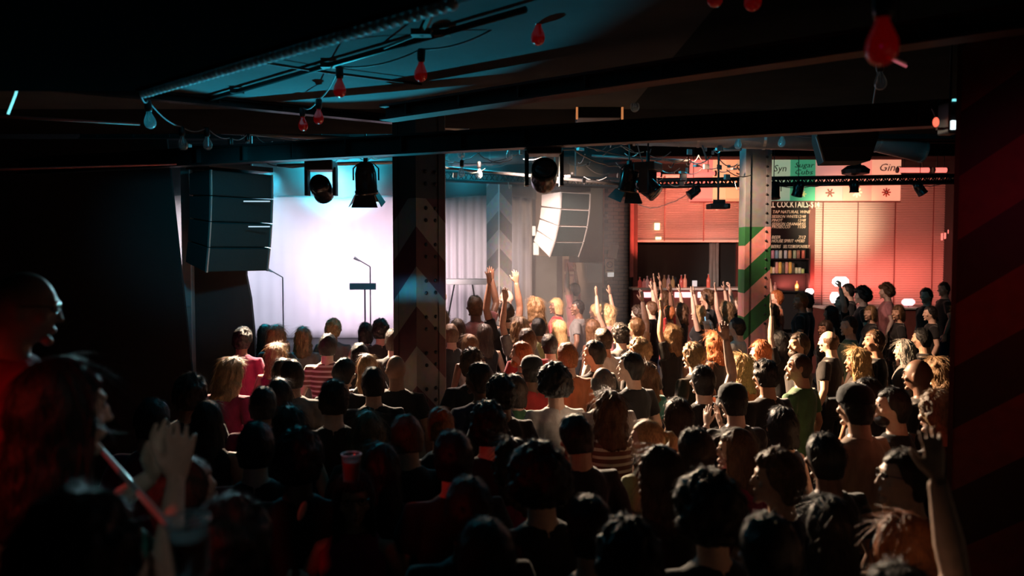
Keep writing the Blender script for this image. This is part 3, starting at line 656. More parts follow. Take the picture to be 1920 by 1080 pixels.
# can shelves under the menu
zs = [Z(484.5, ym), Z(512.5, ym), Z(545, ym)]
t = thing('can_shelves', 'black shelves of cans under the menu board', 'shelves', (xm0, ym, 1.0))
obj('back_panel', B(box, ((xm1 - xm0) / 2, .06, (zb_ - 1.0) / 2), (xm1 - xm0, .04, zb_ - 1.0)), M['board'], t)
for z in zs: obj('shelf', B(box, ((xm1 - xm0) / 2, -.04, z - 1.0 - .012), (xm1 - xm0, .18, .024)), M['board'], t)
for sx in (0, xm1 - xm0): obj('side', B(box, (sx, -.04, (zb_ - 1.0) / 2), (.03, .18, zb_ - 1.0)), M['board'], t)
def can(name, label, h, r, c_, px, z, cat, group, neck=0):
    x = X(px, ym - .06)
    t = thing(name, label, cat, (x, ym - .06, z + .001), group=group)
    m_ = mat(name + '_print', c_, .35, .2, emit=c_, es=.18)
    if neck:
        obj('body', B(lathe, [(r * .95, 0), (r, .01), (r, h * .55), (r * .8, h * .66), (r * .34, h * .78), (r * .32, h * .98)], 14), m_, t, smooth=True); obj('cap', B(lathe, [(r * .36, h * .96), (r * .36, h)], 10), M['chrome'], t)
    else:
        obj('body', B(lathe, [(r * .8, 0), (r, .012), (r, h - .014), (r * .8, h)], 14), m_, t, smooth=True); obj('lid', B(lathe, [(r * .78, h), (r * .74, h + .003), (.002, h + .003)], 12), M['chrome'], t)
cans1 = [(1441, 'pale pink', (.75, .42, .38)), (1449, 'rose', (.65, .25, .28)), (1456.5, 'blue grey', (.28, .36, .42)), (1463.5, 'cream', (.7, .55, .38)), (1473, 'silver', (.62, .52, .50)), (1481, 'orange', (.75, .35, .15)), (1490, 'sage green', (.48, .48, .28)), (1497, 'brown', (.42, .16, .10)), (1506, 'red', (.75, .16, .10))]
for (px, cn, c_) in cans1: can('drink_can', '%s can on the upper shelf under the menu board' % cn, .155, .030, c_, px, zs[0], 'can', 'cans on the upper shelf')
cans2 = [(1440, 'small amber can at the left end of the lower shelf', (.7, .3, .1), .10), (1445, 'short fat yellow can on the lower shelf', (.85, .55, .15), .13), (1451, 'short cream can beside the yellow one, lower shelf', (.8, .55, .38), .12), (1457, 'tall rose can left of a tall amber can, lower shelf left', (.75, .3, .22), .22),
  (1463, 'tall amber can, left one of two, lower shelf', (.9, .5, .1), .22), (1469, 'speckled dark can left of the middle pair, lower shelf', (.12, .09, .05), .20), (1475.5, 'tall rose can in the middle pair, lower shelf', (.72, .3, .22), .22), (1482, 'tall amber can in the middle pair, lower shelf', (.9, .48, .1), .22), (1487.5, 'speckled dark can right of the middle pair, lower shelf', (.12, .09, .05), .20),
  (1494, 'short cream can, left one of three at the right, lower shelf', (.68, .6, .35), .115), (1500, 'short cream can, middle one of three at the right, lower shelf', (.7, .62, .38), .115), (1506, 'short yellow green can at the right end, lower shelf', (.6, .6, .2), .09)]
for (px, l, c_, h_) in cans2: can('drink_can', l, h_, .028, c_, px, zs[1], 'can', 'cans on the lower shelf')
can('bottle', 'amber bottle standing alone on the lowest shelf', .19, .032, (.75, .42, .12), 1495, zs[2], 'bottle', None, 1); can('bottle', 'rose bottle at the left of the lowest shelf', .16, .032, (.6, .25, .2), 1454, zs[2], 'bottle', None, 1)
wallbox('door_frame', 'dark red timber frame between the menu board and right blind', 'frame', 1515, 378, 1524, 570, yb - .25, .12, M['wood'])
# counter with its glowing strips and the bottles on it
ycn = 15.2
t = thing('back_bar', 'back bar counter with a glowing pink front behind the crowd', 'counter', (X(1290, ycn), ycn, 0)); zt = Z(539, ycn)
wA, wB = X(1192, ycn), X(1400, ycn); L_ = wB - wA
obj('body', B(box, (0, .1, (zt - .04) / 2), (L_, .5, zt - .04)), M['wood'], t); obj('top', B(box, (0, .06, zt - .02), (L_ + .05, .6, .04), None, .006), M['slat'], t)
for (a_, b_, m_) in ((1204, 1236, M['pinkhot']), (1268, 1300, M['pinkhot']), (1312, 1330, M['whitehot'])):
    obj('strip_lamp', B(box, ((X(a_, 14.9) + X(b_, 14.9)) / 2 - X(1290, ycn), -.19, zt - .13), (X(b_, 14.9) - X(a_, 14.9), .03, .10), None, .006), m_, t)
bcol = [(1200, 'red', (.7, .1, .08), .20), (1208, 'pink', (.8, .25, .22), .17), (1214, 'pale pink', (.85, .4, .36), .22), (1221, 'rose', (.8, .25, .2), .18), (1246, 'amber', (.75, .3, .15), .24), (1254, 'light pink', (.9, .45, .4), .24), (1262, 'ochre', (.6, .32, .14), .22), (1278, 'deep red', (.65, .12, .1), .24), (1285, 'coral', (.85, .3, .2), .25), (1329, 'scarlet', (.85, .15, .1), .26)]
for (px, cn, c_, h_) in bcol:
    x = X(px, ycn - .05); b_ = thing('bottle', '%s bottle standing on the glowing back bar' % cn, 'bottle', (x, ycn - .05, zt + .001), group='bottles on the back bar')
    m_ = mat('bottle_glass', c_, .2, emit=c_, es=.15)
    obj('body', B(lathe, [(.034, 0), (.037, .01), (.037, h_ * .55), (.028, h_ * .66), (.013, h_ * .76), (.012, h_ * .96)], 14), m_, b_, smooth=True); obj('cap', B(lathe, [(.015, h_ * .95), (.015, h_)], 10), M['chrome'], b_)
wallbox('card_reader', 'small white framed card standing on the back bar', 'card', 1298, 526, 1307, 537, ycn - .05, .02, mat('white_card', (.8, .8, .8), .6, emit=(.7, .78, .9), es=.35))
t = thing('bar_counter', 'long bar counter at the far right behind the crowd', 'counter', (X(1665, ycn), ycn, 0)); zt = Z(574, ycn)
L_ = X(1790, ycn) - X(1535, ycn)
obj('body', B(box, (0, .05, (zt - .04) / 2), (L_, .5, zt - .04)), M['wood'], t); obj('top', B(box, (0, 0, zt - .02), (L_ + .05, .62, .04), None, .006), M['slat'], t)
hot = [(1560, 1592, 519, 537, 'glowing white lamp cluster on the right bar', M['whitehot']), (1556, 1574, 548, 568, 'white lit ice well under the lamp cluster', M['whitehot']), (1690, 1716, 560, 573, 'glowing pink lamp at the right end of the bar', M['pinkhot']), (1510, 1526, 541, 552, 'white glowing lamp left end of the right bar', M['whitehot'])]
for (a_, b_, c_, d_, l, m_) in hot:
    u, v = P(a_, c_, 14.95), P(b_, d_, 14.95); t = thing('bar_lamp', l, 'lamp', ((u.x + v.x) / 2, 14.95, v.z)); h_ = u.z - v.z; w_ = v.x - u.x
    bm = bmesh.new(); lathe(bm, [(w_ * .30, 0), (w_ * .5, h_ * .35), (w_ * .48, h_ * .7), (w_ * .30, h_)], 16, Matrix.Diagonal((1, .4, 1, 1))); obj('shade', bm, m_, t, smooth=True)
    obj('stem', B(tube, [(0, 0, 0), (0, 0, min(-.02, 1.6 - v.z))], .015, 8), M['black'], t)
t = thing('lamp_reflection', 'pink reflected lamp cluster at the right end of the right blind', 'light', P(1770, 444, yb - .2))  # glowing boxes drawn in for reflected lamps
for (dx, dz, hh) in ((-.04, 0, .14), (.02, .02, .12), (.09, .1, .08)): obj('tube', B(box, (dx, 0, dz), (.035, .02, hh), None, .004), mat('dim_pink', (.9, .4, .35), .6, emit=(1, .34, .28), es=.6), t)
# pink tubes above the light boxes
for (a_, b_, py, l) in ((1684, 1741, 319, 'long pink tube lamp right of the illuminated sign'), (1752, 1774, 319, 'short pink tube lamp at the far right above the blind'), (1278, 1340, 331, 'pink lit pipe above the left blind'), (1205, 1238, 327, 'faint pink lit pipe end behind the lamp cluster')):
    p_, q_ = P(a_, py, 14.6), P(b_, py - (6 if a_ == 1278 else 0), 14.6)
    t = thing('tube_lamp', l, 'lamp', p_)
    obj('tube', B(tube, [Vector((0, 0, 0)), q_ - p_], .045 if a_ > 1600 else .035, 12), M['pinktube'], t, smooth=True)
    for f_ in (.2, .8): obj('hanger', B(tube, [(q_ - p_) * f_, (q_ - p_) * f_ + Vector((0, 0, Z_HALL - p_.z - .0))], .008, 6), M['black'], t)
    for v in (Vector((-.03, 0, 0)), q_ - p_ + Vector((.0, 0, 0))): obj('end_cap', B(tube, [v, v + Vector((.03, 0, 0))], .052, 12), M['black'], t)

# ------------------------------------------------------------------ lighting rig
def truss(label, p0, p1, s, r=.018, m='black'):
    d = p1 - p0; L = d.length; t = thing('lighting_truss', label, 'truss', p0); u = d.normalized(); sd = Vector((-u.y, u.x, 0)).normalized(); up = Vector((0, 0, 1))
    cs = [sd * s / 2 + up * 0, -sd * s / 2, up * s * .8]
    for c_ in cs: obj('chord', B(tube, [c_, c_ + d], r, 8), M[m], t, smooth=True)
    b = bmesh.new(); n_ = int(L / s)
    for k in range(n_):
        for i in range(3):
            a_, b2 = cs[i], cs[(i + 1) % 3]; tube(b, [a_ + d * k / n_, b2 + d * (k + .5) / n_, a_ + d * (k + 1) / n_], r * .5, 5)
    obj('lacing', b, M[m], t)['kind'] = 'stuff'
    return t
truss('black lighting truss across the front of the bar signs', P(1180, 350, 12.6), P(1815, 341, 12.2), .12, .03)
truss('black lighting truss over the front of the stage', P(350, 296, 10.0), P(760, 290, 10.0), .16, .02)
truss('black lighting truss right of the chevron column', P(830, 338, 11.0), P(1190, 352, 11.4), .14, .018)
def moving_head(label, pos, s, yaw, pitch, glow=None):
    t = thing('moving_head_lamp', label, 'stage lamp', pos, (0, 0, yaw)); t.scale = (s, s, s)
    obj('base', B(box, (0, 0, -.06), (.34, .30, .12), None, .015), M['black'], t)
    obj('clamp', B(tube, [(0, 0, 0), (0, 0, .14)], .025, 8), M['black'], t)
    if pos.y > 8.3: obj('drop_rod', B(tube, [(0, 0, .1), (0, 0, (Z_HALL - pos.z) / s)], .012, 6), M['black'], t)
    for sx in (-1, 1): obj('yoke_arm', B(prism, [(sx * .15, -.07), (sx * .19, -.06), (sx * .19, .06), (sx * .15, .07)], -.42, -.08), M['black'], t)
    h = bmesh.new(); lathe(h, [(.05, -.17), (.10, -.165), (.125, -.10), (.13, 0), (.12, .09), (.125, .10), (.125, .16), (.105, .165)], 20)
    m_ = Matrix.Translation((0, 0, -.33)) @ Matrix.Rotation(R(90) + pitch, 4, 'X'); bmesh.ops.transform(h, matrix=m_, verts=h.verts); hd = obj('head', h, M['blackgloss'], t, smooth=True)
    l = bmesh.new(); ellip(l, (0, 0, .155), (.10, .10, .03), 16); bmesh.ops.transform(l, matrix=m_, verts=l.verts); obj('lens', l, M['lens'], hd, smooth=True)
    return t
moving_head('moving head lamp hanging from the black beam right of the chevron column', P(1020, 268, 5.84), .74, 0, R(-25))
moving_head('square moving head lamp over the stage, left of the chevron column', P(602, 302, 8.6), .88, R(180), R(25))
moving_head('moving head lamp at the right of the lamp cluster before the brick wall', P(1215, 305, 9.4), .85, R(60), R(40))
def par(label, pos, s, yaw, pitch, doors=True):
    t = thing('barn_door_lamp', label, 'stage lamp', pos, (0, 0, yaw)); t.scale = (s, s, s)
    obj('clamp', B(box, (0, 0, -.02), (.05, .06, .10), None, .006), M['black'], t)
    obj('drop_rod', B(tube, [(0, 0, .0), (0, 0, (Z_HALL - pos.z) / s)], .010, 6), M['black'], t)
    obj('yoke', B(tube, [(-.15, 0, -.24), (-.15, 0, -.10), (-.10, 0, -.05), (.10, 0, -.05), (.15, 0, -.10), (.15, 0, -.24)], .010, 6), M['black'], t)
    m_ = Matrix.Translation((0, 0, -.24)) @ Matrix.Rotation(pitch, 4, 'X')
    h = bmesh.new(); lathe(h, [(.05, .22), (.10, .19), (.125, .08), (.13, -.12), (.14, -.13), (.14, -.16), (.12, -.16)], 18); bmesh.ops.transform(h, matrix=m_, verts=h.verts); hd = obj('housing', h, M['blackgloss'], t, smooth=True)
    l = bmesh.new(); ellip(l, (0, 0, -.15), (.11, .11, .02), 14); bmesh.ops.transform(l, matrix=m_, verts=l.verts); obj('lens', l, M['lens'], hd)
    if doors:
        for k in range(4):
            b = bmesh.new(); prism(b, [(-.11, 0), (.11, 0), (.155, .15), (-.155, .15)], 0, .006)
            bmesh.ops.transform(b, matrix=m_ @ Matrix.Rotation(R(90 * k), 4, 'Z') @ Matrix.Translation((0, .12, -.16)) @ Matrix.Rotation(R(-62), 4, 'X'), verts=b.verts); obj('barn_door', b, M['black'], t)
    return t
par('barn door lamp pointing down before the white backdrop', P(686, 300, 8.4), .88, R(180), R(-14))
par('barn door lamp in the cluster left of the bar blinds', P(1180, 305, 9.6), .85, R(30), R(18))
par('small lamp tilted left, hanging before the left blind', P(1300, 345, 12.3), .55, R(90), R(55), False)
par('small dark lamp tilted right before the right blind', P(1725, 338, 12.0), .55, R(90), R(-35), False)
par('small dark lamp above the cream flower panel', P(1602, 336, 12.0), .5, 0, R(0), False)
par('small lamp hanging in front of the green sign panel', P(1497, 338, 12.1), .6, R(20), R(20), False)
par('small lamp hanging in front of the cream sign panel', P(1451, 338, 12.1), .7, R(-20), R(-10), False)
# projector on a pole
t = thing('projector', 'projector on a drop pole before the left sign', 'projector', P(1347, 344, 11.8))
obj('pole', B(tube, [(0, 0, Z_HALL - P(1347, 344, 11.8).z), (0, 0, -.26)], .016, 8), M['black'], t); obj('bracket', B(prism, [(-.09, -.06), (.09, -.06), (.05, .06), (-.05, .06)], -.30, -.24), M['black'], t)
obj('body', B(box, (0, 0, -.335), (.30, .24, .075), None, .01), M['black'], t); obj('lens', B(tube, [(.08, -.10, -.335), (.08, -.15, -.335)], .028, 12), M['lens'], t)
# big hanging speaker at right
t = thing('hanging_speaker', 'big black speaker hanging before the sign, tapering downward', 'speaker', P(1580, 208, 7.6), (0, 0, R(-8)))
b = bmesh.new(); v_ = [(-.27, .0), (.27, .0), (.27, -.26), (.20, -.49), (-.20, -.49), (-.27, -.26)]
fa = [b.verts.new((x, -.2, z)) for x, z in v_]; fb = [b.verts.new((x * .86, .2, z)) for x, z in v_]
b.faces.new(fa); b.faces.new(fb[::-1])
for i in range(6): b.faces.new((fa[i], fb[i], fb[(i + 1) % 6], fa[(i + 1) % 6]))
obj('cabinet', b, M['blackcloth'], t); obj('grille', B(box, (0, -.207, -.2), (.46, .012, .34), None, .004), M['black'], t)
for sx in (-.2, .2): obj('hanging_strap', B(box, (sx, 0, .2), (.03, .03, .42)), M['black'], t)
obj('edge_strip', B(tube, [(-.275, -.2, -.26), (-.205, -.2, -.49)], .012, 6), M['pipe'], t)
t = thing('lamp_base', 'black lamp on the truss right of the hanging speaker', 'stage lamp', P(1605, 275, 11.9))
obj('neck', B(box, (0, 0, -.12), (.13, .12, .46), None, .02), M['black'], t); obj('foot', B(lathe, [(.10, -.42), (.19, -.40), (.20, -.34), (.12, -.28)], 16), M['black'], t)
# sub box between the beams with orange rims
t = thing('hanging_box', 'black box with orange glowing edges hanging above the long beam', 'box', P(1121, 202, 6.9))
obj('shell', B(box, (0, 0, .04), (.36, .3, .30), None, .006), M['black'], t)
for sx in (-.19, .19): obj('orange_edge', B(box, (sx, -.14, .02), (.016, .02, .28)), mat('orange_edge_glow', (.8, .3, .1), .5, emit=(1, .36, .12), es=.5), t)  # both edge strips carry an orange emission
# devices by the near pillar
t = thing('stage_lamp', 'small fixture with a white panel lamp beside the right pillar', 'stage lamp', P(1781, 222, 4.3))
obj('body', B(box, (0, 0, 0), (.072, .12, .17), None, .01), M['black'], t); obj('hanger', B(tube, [(0, 0, .08), (0, 0, Z_CEIL - P(1781, 222, 4.3).z)], .006, 6), M['black'], t); obj('white_panel', B(box, (.005, -.064, -.045), (.066, .01, .045)), M['whiteled'], t); obj('cyan_strip', B(box, (.005, -.064, .085), (.055, .012, .010)), M['cyanled'], t)
t = thing('clip_lamp', 'small red lit bulb beside the white panel lamp', 'lamp', P(1755, 222, 4.3))
obj('bulb', B(ellip, (0, 0, -.02), (.016, .016, .026), 10), M['redled'], t, smooth=True); obj('arm', B(tube, [(0, 0, .01), (-.02, .0, .05), (.01, 0, .10)], .006, 6), M['black'], t); obj('clip', B(box, (.02, 0, -.055), (.03, .02, .012)), M['beamred'], t)
t = thing('tube_fixture', 'short slanting tube fixture under the large blurred red bulb', 'lamp', P(1662, 107, 3.6))
obj('strap', B(tube, [(.05, 0, -.01), (.05, 0, Z_CEIL - P(1662, 107, 3.6).z)], .003, 5), M['black'], t)
for dz in (0, .016): obj('tube', B(tube, [Vector((0, 0, dz)), P(1700, 125, 3.6) - P(1662, 107, 3.6) + Vector((0, 0, dz))], .006, 6), M['chrome'] if dz else mat('rose_tube', (.8, .3, .35), .4, emit=(.9, .2, .25), es=.35), t)
# faint cyan stroke and wires at the far left
pipe('cyan_lit_wire', 'curved wire on the dark left wall, cyan light put in as glow', [P(40, 131, 4.2), P(37, 150, 4.2), P(29, 178, 4.2), P(15, 214, 4.2)], .006, M['cyanled'], 6, cat='light strand')  # cyan light on the wire put in as emission
pipe('red_lit_edge', 'thin dull red rail across the dark left wall', [P(-40, 216, 4.4), P(262, 233, 4.9)], .008, mat('red_edge_tone', (.5, .05, .03), .5), 6, cat='rail')  # rods coloured red for red light along the beam edges
pipe('red_lit_edge', 'lower thin dull red rail on the dark left wall', [P(-40, 319, 4.6), P(330, 308, 6.4)], .008, mat('red_edge_tone', (.4, .05, .03), .5), 6, cat='rail')
# cables
def sag(a, b, s, n_=12, j=0.0):
    pts = []
    for k in range(n_ + 1):
        f = k / n_; p_ = a.lerp(b, f); p_.z -= s * 4 * f * (1 - f)
        if j: p_ += Vector((0, noise.noise(Vector((k * .9, s * 90, 1))), noise.noise(Vector((k * .8, 2, s * 70))))) * j
        pts.append(p_)
    return pts
CB = [((832, 299), (985, 283), 10.2, .10, 'cable sagging from the column over the stage curtain'), ((840, 305), (900, 285), 10.4, .04, 'short looping cable beside the column'), ((880, 270), (960, 298), 10.0, .12, 'cable looping above the pale duct'),
      ((1075, 279), (1160, 312), 9.4, .05, 'thick cable slanting toward the lamp cluster'), ((1130, 292), (1195, 290), 9.4, -.10, 'cable arching over the lamp cluster'), ((1100, 275), (1240, 300), 9.8, .03, 'thin cable behind the lamp cluster'),
      ((1186, 374), (1236, 388), 12.4, .06, 'thin flex hanging over the left blind'), ((1236, 388), (1300, 358), 12.4, .02, 'flex rising to the tilted lamp'), ((1440, 346), (1600, 330), 12.2, .10, 'flex sagging across the sign panels'),
      ((1684, 338), (1790, 336), 12.2, .10, 'flex sagging across the top of the right blind'), ((1310, 250), (1325, 300), 9.4, .0, 'cable bundle hanging left of the striped column'), ((500, 306), (598, 306), 9.2, .05, 'pale cable looping beside the square lamp'),
      ((1640, 214), (1665, 243), 6.4, .0, 'thin wire slanting behind the long beam at the right'), ((1190, 250), (1215, 330), 9.3, .04, 'black cables dropping into the lamp cluster')]
for (a_, b_, d_, s_, l) in CB: pipe('cable', l, sag(P(*a_, d_), P(*b_, d_), s_, 14, .015), .011 if 'thick' in l or 'bundle' in l else .007, M['wire'], 6, group='cables over the hall', cat='cable')
# clutter: clamps and sockets along the rig, too small to count
b = bmesh.new(); rr = random.Random(4)
for k in range(150):
    px = rr.choice([rr.uniform(470, 735), rr.uniform(835, 1190), rr.uniform(1190, 1390)]); py = rr.uniform(262, 345) if px > 830 else rr.uniform(262, 292)
    p_ = P(px, py, rr.uniform(9.3, 11.2)); 
    if p_.z > Z_HALL - .05: continue
    if rr.random() < .5: box(b, p_, (rr.uniform(.02, .10), rr.uniform(.02, .06), rr.uniform(.02, .07)), Matrix.Rotation(rr.random() * 3, 3, 'Z'))
    else:
        q_ = p_ + Vector((rr.uniform(-.35, .35), rr.uniform(-.2, .2), rr.uniform(-.12, .10))); tube(b, sag(p_, q_, .05, 6), .006, 5)
o = tag(obj('rig_clutter', b, M['steel']), 'tangle of clamps, brackets and wire ends along the lighting rig', 'clutter', kind='stuff')

# ------------------------------------------------------------------ festoon bulbs
def bulb_proto(colour, gm):
    me = to_mesh(B(lathe, [(.012, -.03), (.014, -.045), (.022, -.062), (.030, -.080), (.0325, -.096), (.030, -.112), (.022, -.124), (.010, -.131), (.001, -.132)], 18), 'glass', True); me.materials.append(gm); return me
G_RED, G_CLR = bulb_proto('red', M['redglass']), bulb_proto('clear', M['clearglass'])
G_SOC = to_mesh(B(lathe, [(.004, .03), (.016, .028), (.020, .02), (.020, -.02), (.017, -.036)], 14), 'socket', True); G_SOC.materials.append(M['socket'])
bm = bmesh.new(); tube(bm, [(0, 0, -.05), (-.006, 0, -.075), (-.010, 0, -.095), (0, 0, -.088), (.010, 0, -.095), (.006, 0, -.075), (0, 0, -.05)], .0016, 4); box(bm, (0, 0, -.05), (.006, .006, .03))
G_FIL = to_mesh(bm, 'filament'); G_FIL.materials.append(M['chrome'])
RED = [(637, 166, 4.8, 'red bulb under the big black socket shadow on the teal ceiling'), (790, 135, 4.6, 'red bulb furthest right on the teal ceiling'), (598, 219, 5.9, 'red bulb below and left of the centre red bulb'), (567, 233, 6.3, 'lowest left red bulb at the edge of the teal ceiling'),
       (1010, 66, 4.3, 'red bulb alone in the dark right of the teal ceiling'), (1338, -6, 3.9, 'red bulb cut by the top edge, left of two'), (1414, -3, 3.5, 'red bulb cut by the top edge, right of two'), (1654, 78, 1.9, 'large blurred red bulb close to the camera at upper right'), (1438, 246, 7.6, 'dark red bulb beside a clear one, above the striped column'), (1217, 255, 7.7, 'dark bulb hanging under the long beam before the duct')]
CLR = [(278, 226, 5.2, 'clear bulb at the left end of the festoon, highest of its row'), (341, 269, 6.2, 'second clear bulb from the left'), (388, 269, 6.5, 'third clear bulb from the left'), (432, 286, 7.1, 'fourth clear bulb from the left, low and small'), (464, 277, 7.5, 'fifth clear bulb from the left'),
       (865, 287, 8.5, 'clear bulb right beside the chevron column, upper'), (866, 323, 8.7, 'clear bulb right beside the chevron column, lower'), (898, 325, 9.0, 'dark glass bulb right of the lower clear bulb'), (955, 290, 8.8, 'clear bulb left of the large moving head'), (976, 237, 8.0, 'clear bulb above the black beam left of the moving head'),
       (1190, 198, 6.6, 'clear bulb above the long beam before the broad duct'), (1129, 261, 7.8, 'clear bulb just under the long beam left of centre right'), (1385, 270, 8.4, 'clear bulb in front of the striped column head'), (1452, 232, 7.4, 'clear bulb under the beam above the menu board'), (1467, 266, 8.2, 'clear bulb below its neighbours above the menu board'),
       (1626, 272, 7.7, 'clear bulb right of the hanging speaker'), (1649, 152, 4.9, 'large clear bulb below the slanting tube fixture'), (1279 + 0, 12 - 60, 3.9, '')]
tops = {}
for lst, gm, cn in ((RED, G_RED, 'red'), (CLR, G_CLR, 'clear')):
    for (px, py, d_, l) in lst:
        if not l: continue
        p_ = P(px, py, d_) + Vector((0, 0, .098)); sc_ = 1.15
        t = thing('festoon_bulb', l, 'bulb', p_, (R(random.uniform(-6, 6)), R(random.uniform(-6, 6)), random.random() * 6), group='festoon bulbs'); t.scale = (sc_,) * 3
        s_ = link('socket', G_SOC, None, t); link('glass', gm, None, t); 
        if cn == 'clear': link('filament', G_FIL, None, t)
        tops[(px, py)] = p_ + Vector((0, 0, .03))
def string(label, keys, extra0=None, extra1=None):
    pts = []; ks = [tops[k] for k in keys]
    if extra0 is not None: ks = [extra0] + ks
    if extra1 is not None: ks = ks + [extra1]
    for a_, b_ in zip(ks, ks[1:]): pts += sag(a_, b_, .035, 8)[:-1]
    pts.append(ks[-1]); pipe('festoon_cable', label, pts, .0055, M['wire'], 6, group='festoon cables', cat='cable')
string('flex carrying the red bulbs across the teal ceiling', [(567, 233), (598, 219), (637, 166), (790, 135)], None, P(935, 48, 4.4))
string('flex carrying the row of clear bulbs at the left', [(278, 226), (341, 269), (388, 269), (432, 286), (464, 277)], P(262, 172, 4.8), P(735, 268, 8.6))
string('flex carrying the clear bulbs beside the chevron column', [(866, 323), (865, 287), (955, 290)], None, P(1080, 280, 9.0))
string('flex carrying the bulbs above the menu board', [(1385, 270), (1438, 246), (1452, 232), (1467, 266)], None, P(1530, 255, 8.4))
string('flex carrying the clear and dark bulbs before the ducts', [(976, 237), (1129, 261), (1217, 255)], None, P(1300, 262, 8.2))
string('flex carrying the red bulbs along the top right edge', [(1010, 66), (1338, -6), (1414, -3)], None, P(1560, -30, 3.0))
string('flex reaching down to the bulbs by the hanging speaker', [(1649, 152), (1626, 272)], P(1660, 40, 3.4))

# ------------------------------------------------------------------ stage furniture
def stand(name, label, cat, px, py, y, f):
    p_ = P(px, py, y); t = thing(name, label, cat, (p_.x, y, .89)); f(t, p_.z - .89); return t
def mic(t, h):
    obj('base', B(lathe, [(.13, 0), (.13, .012), (.03, .03), (.012, .04)], 20), M['black'], t); obj('pole', B(tube, [(0, 0, .03), (0, 0, h)], .010, 8), M['black'], t)
    obj('boom', B(tube, [(0, 0, h), (-.16, -.05, h + .10)], .008, 8), M['black'], t); obj('microphone', B(tube, [(-.15, -.05, h + .09), (-.20, -.065, h + .12), (-.235, -.075, h + .14)], [.014, .02, .024], 10), M['steel'], t)
stand('microphone_stand', 'slim microphone stand before the glare, beside the music stand', 'stand', 694, 500, 12.4, mic)
stand('microphone_stand', 'slim microphone stand at the left of the stage', 'stand', 530, 520, 12.6, mic)
def music(t, h):
    for k in range(3): obj('leg', B(tube, [(0, 0, .25), (.25 * math.cos(k * 2.1), .25 * math.sin(k * 2.1), .01)], .009, 6), M['black'], t)
    obj('pole', B(tube, [(0, 0, .2), (0, 0, h)], .012, 8), M['black'], t); obj('desk', B(box, (-.03, 0, h), (.40, .05, .10), None, .005), mat('grey_blue_desk', (.30, .40, .48), .7), t)
stand('music_stand', 'low wide desk on a stand silhouetted against the backdrop', 'stand', 684, 537, 12.2, music)
def keys(t, h):
    for sx in (-.35, .35): obj('leg', B(tube, [(sx, -.12, 0), (sx * .4, .12, h)], .014, 6), M['black'], t)
    obj('keyboard', B(box, (0, 0, h), (1.0, .3, .09), None, .01), mat('pale_keyboard', (.5, .5, .5), .5), t)
stand('keyboard_stand', 'pale keyboard on a stand right of the chevron column', 'keyboard', 868, 528, 13.2, keys)

# ------------------------------------------------------------------ viewing platform and handrail on the near left
t = thing('viewing_platform', 'raised platform at the near left where the bald man stands', 'platform', (-2.6, 1.4, 0))
obj('deck', B(box, (-.35, .15, .735), (2.9, 3.9, .05)), M['floor'], t); obj('skirt', B(box, (1.08, .15, .36), (.04, 3.9, .70)), M['dark'], t); obj('skirt', B(box, (-.35, 2.08, .36), (2.9, .04, .70)), M['dark'], t)
t = thing('step', 'low step beside the raised platform', 'step', (-1.0, 1.3, 0)); obj('tread', B(box, (.05, 0, .395), (1.0, 1.9, .05)), M['floor'], t); obj('riser', B(box, (.53, 0, .185), (.03, 1.9, .36)), M['dark'], t)
a_, b_ = P(163, 812, 2.75), P(357, 1034, 1.62)
t = thing('handrail', 'pale metal handrail slanting down toward the camera at lower left', 'handrail', a_)
obj('rail', B(tube, [Vector((0, 0, 0)), b_ - a_], .009, 12), M['chrome'], t, smooth=True)
for f in (0.02, .99):
    v = (b_ - a_) * f; zf = .76 if f < .5 else .37
    obj('post', B(tube, [v, Vector((v.x, v.y, zf - a_.z))], .013, 10), M['black'], t)
v = b_ - a_; obj('end_knob', B(ellip, v, (.018, .018, .018), 10), M['chrome'], t)

# ------------------------------------------------------------------ people
def bake(bm, name, voxel, smooth=2, ratio=.5, fac=.5):
    """union of overlapping closed shapes -> one continuous skin"""
    me = to_mesh(bm, name + '_raw'); o = bpy.data.objects.new('tmp', me); col.objects.link(o)
    r = o.modifiers.new('r', 'REMESH'); r.mode = 'VOXEL'; r.voxel_size = voxel
    if smooth:
        s = o.modifiers.new('s', 'SMOOTH'); s.iterations = smooth; s.factor = fac
    if ratio < 1:
        d = o.modifiers.new('d', 'DECIMATE'); d.ratio = ratio
    dg = bpy.context.evaluated_depsgraph_get()
    out = bpy.data.meshes.new_from_object(o.evaluated_get(dg)); out.name = name
    bpy.data.objects.remove(o); bpy.data.meshes.remove(me)
    out.polygons.foreach_set('use_smooth', [True] * len(out.polygons))
    return out
def wrinkle(me, amp, freq, seed):
    for v in me.vertices:
        n = noise.noise(Vector((v.co.x * freq + seed, v.co.y * freq, v.co.z * freq * .55)))
        n2 = noise.noise(Vector((v.co.x * freq * 2.3, v.co.y * freq * 2.3 + seed, v.co.z * freq * 1.2)))
        v.co += v.normal * amp * (n + .5 * n2)
HC = Vector((0, .012, 1.605))          # head centre of a 1.72 m figure
def head_matrix(yaw, pitch):
    piv = Matrix.Translation(Vector((0, -.01, 1.52)))
    return piv @ Matrix.Rotation(R(yaw), 4, 'Z') @ Matrix.Rotation(R(pitch), 4, 'X') @ Matrix.Translation(HC - Vector((0, -.01, 1.52)))
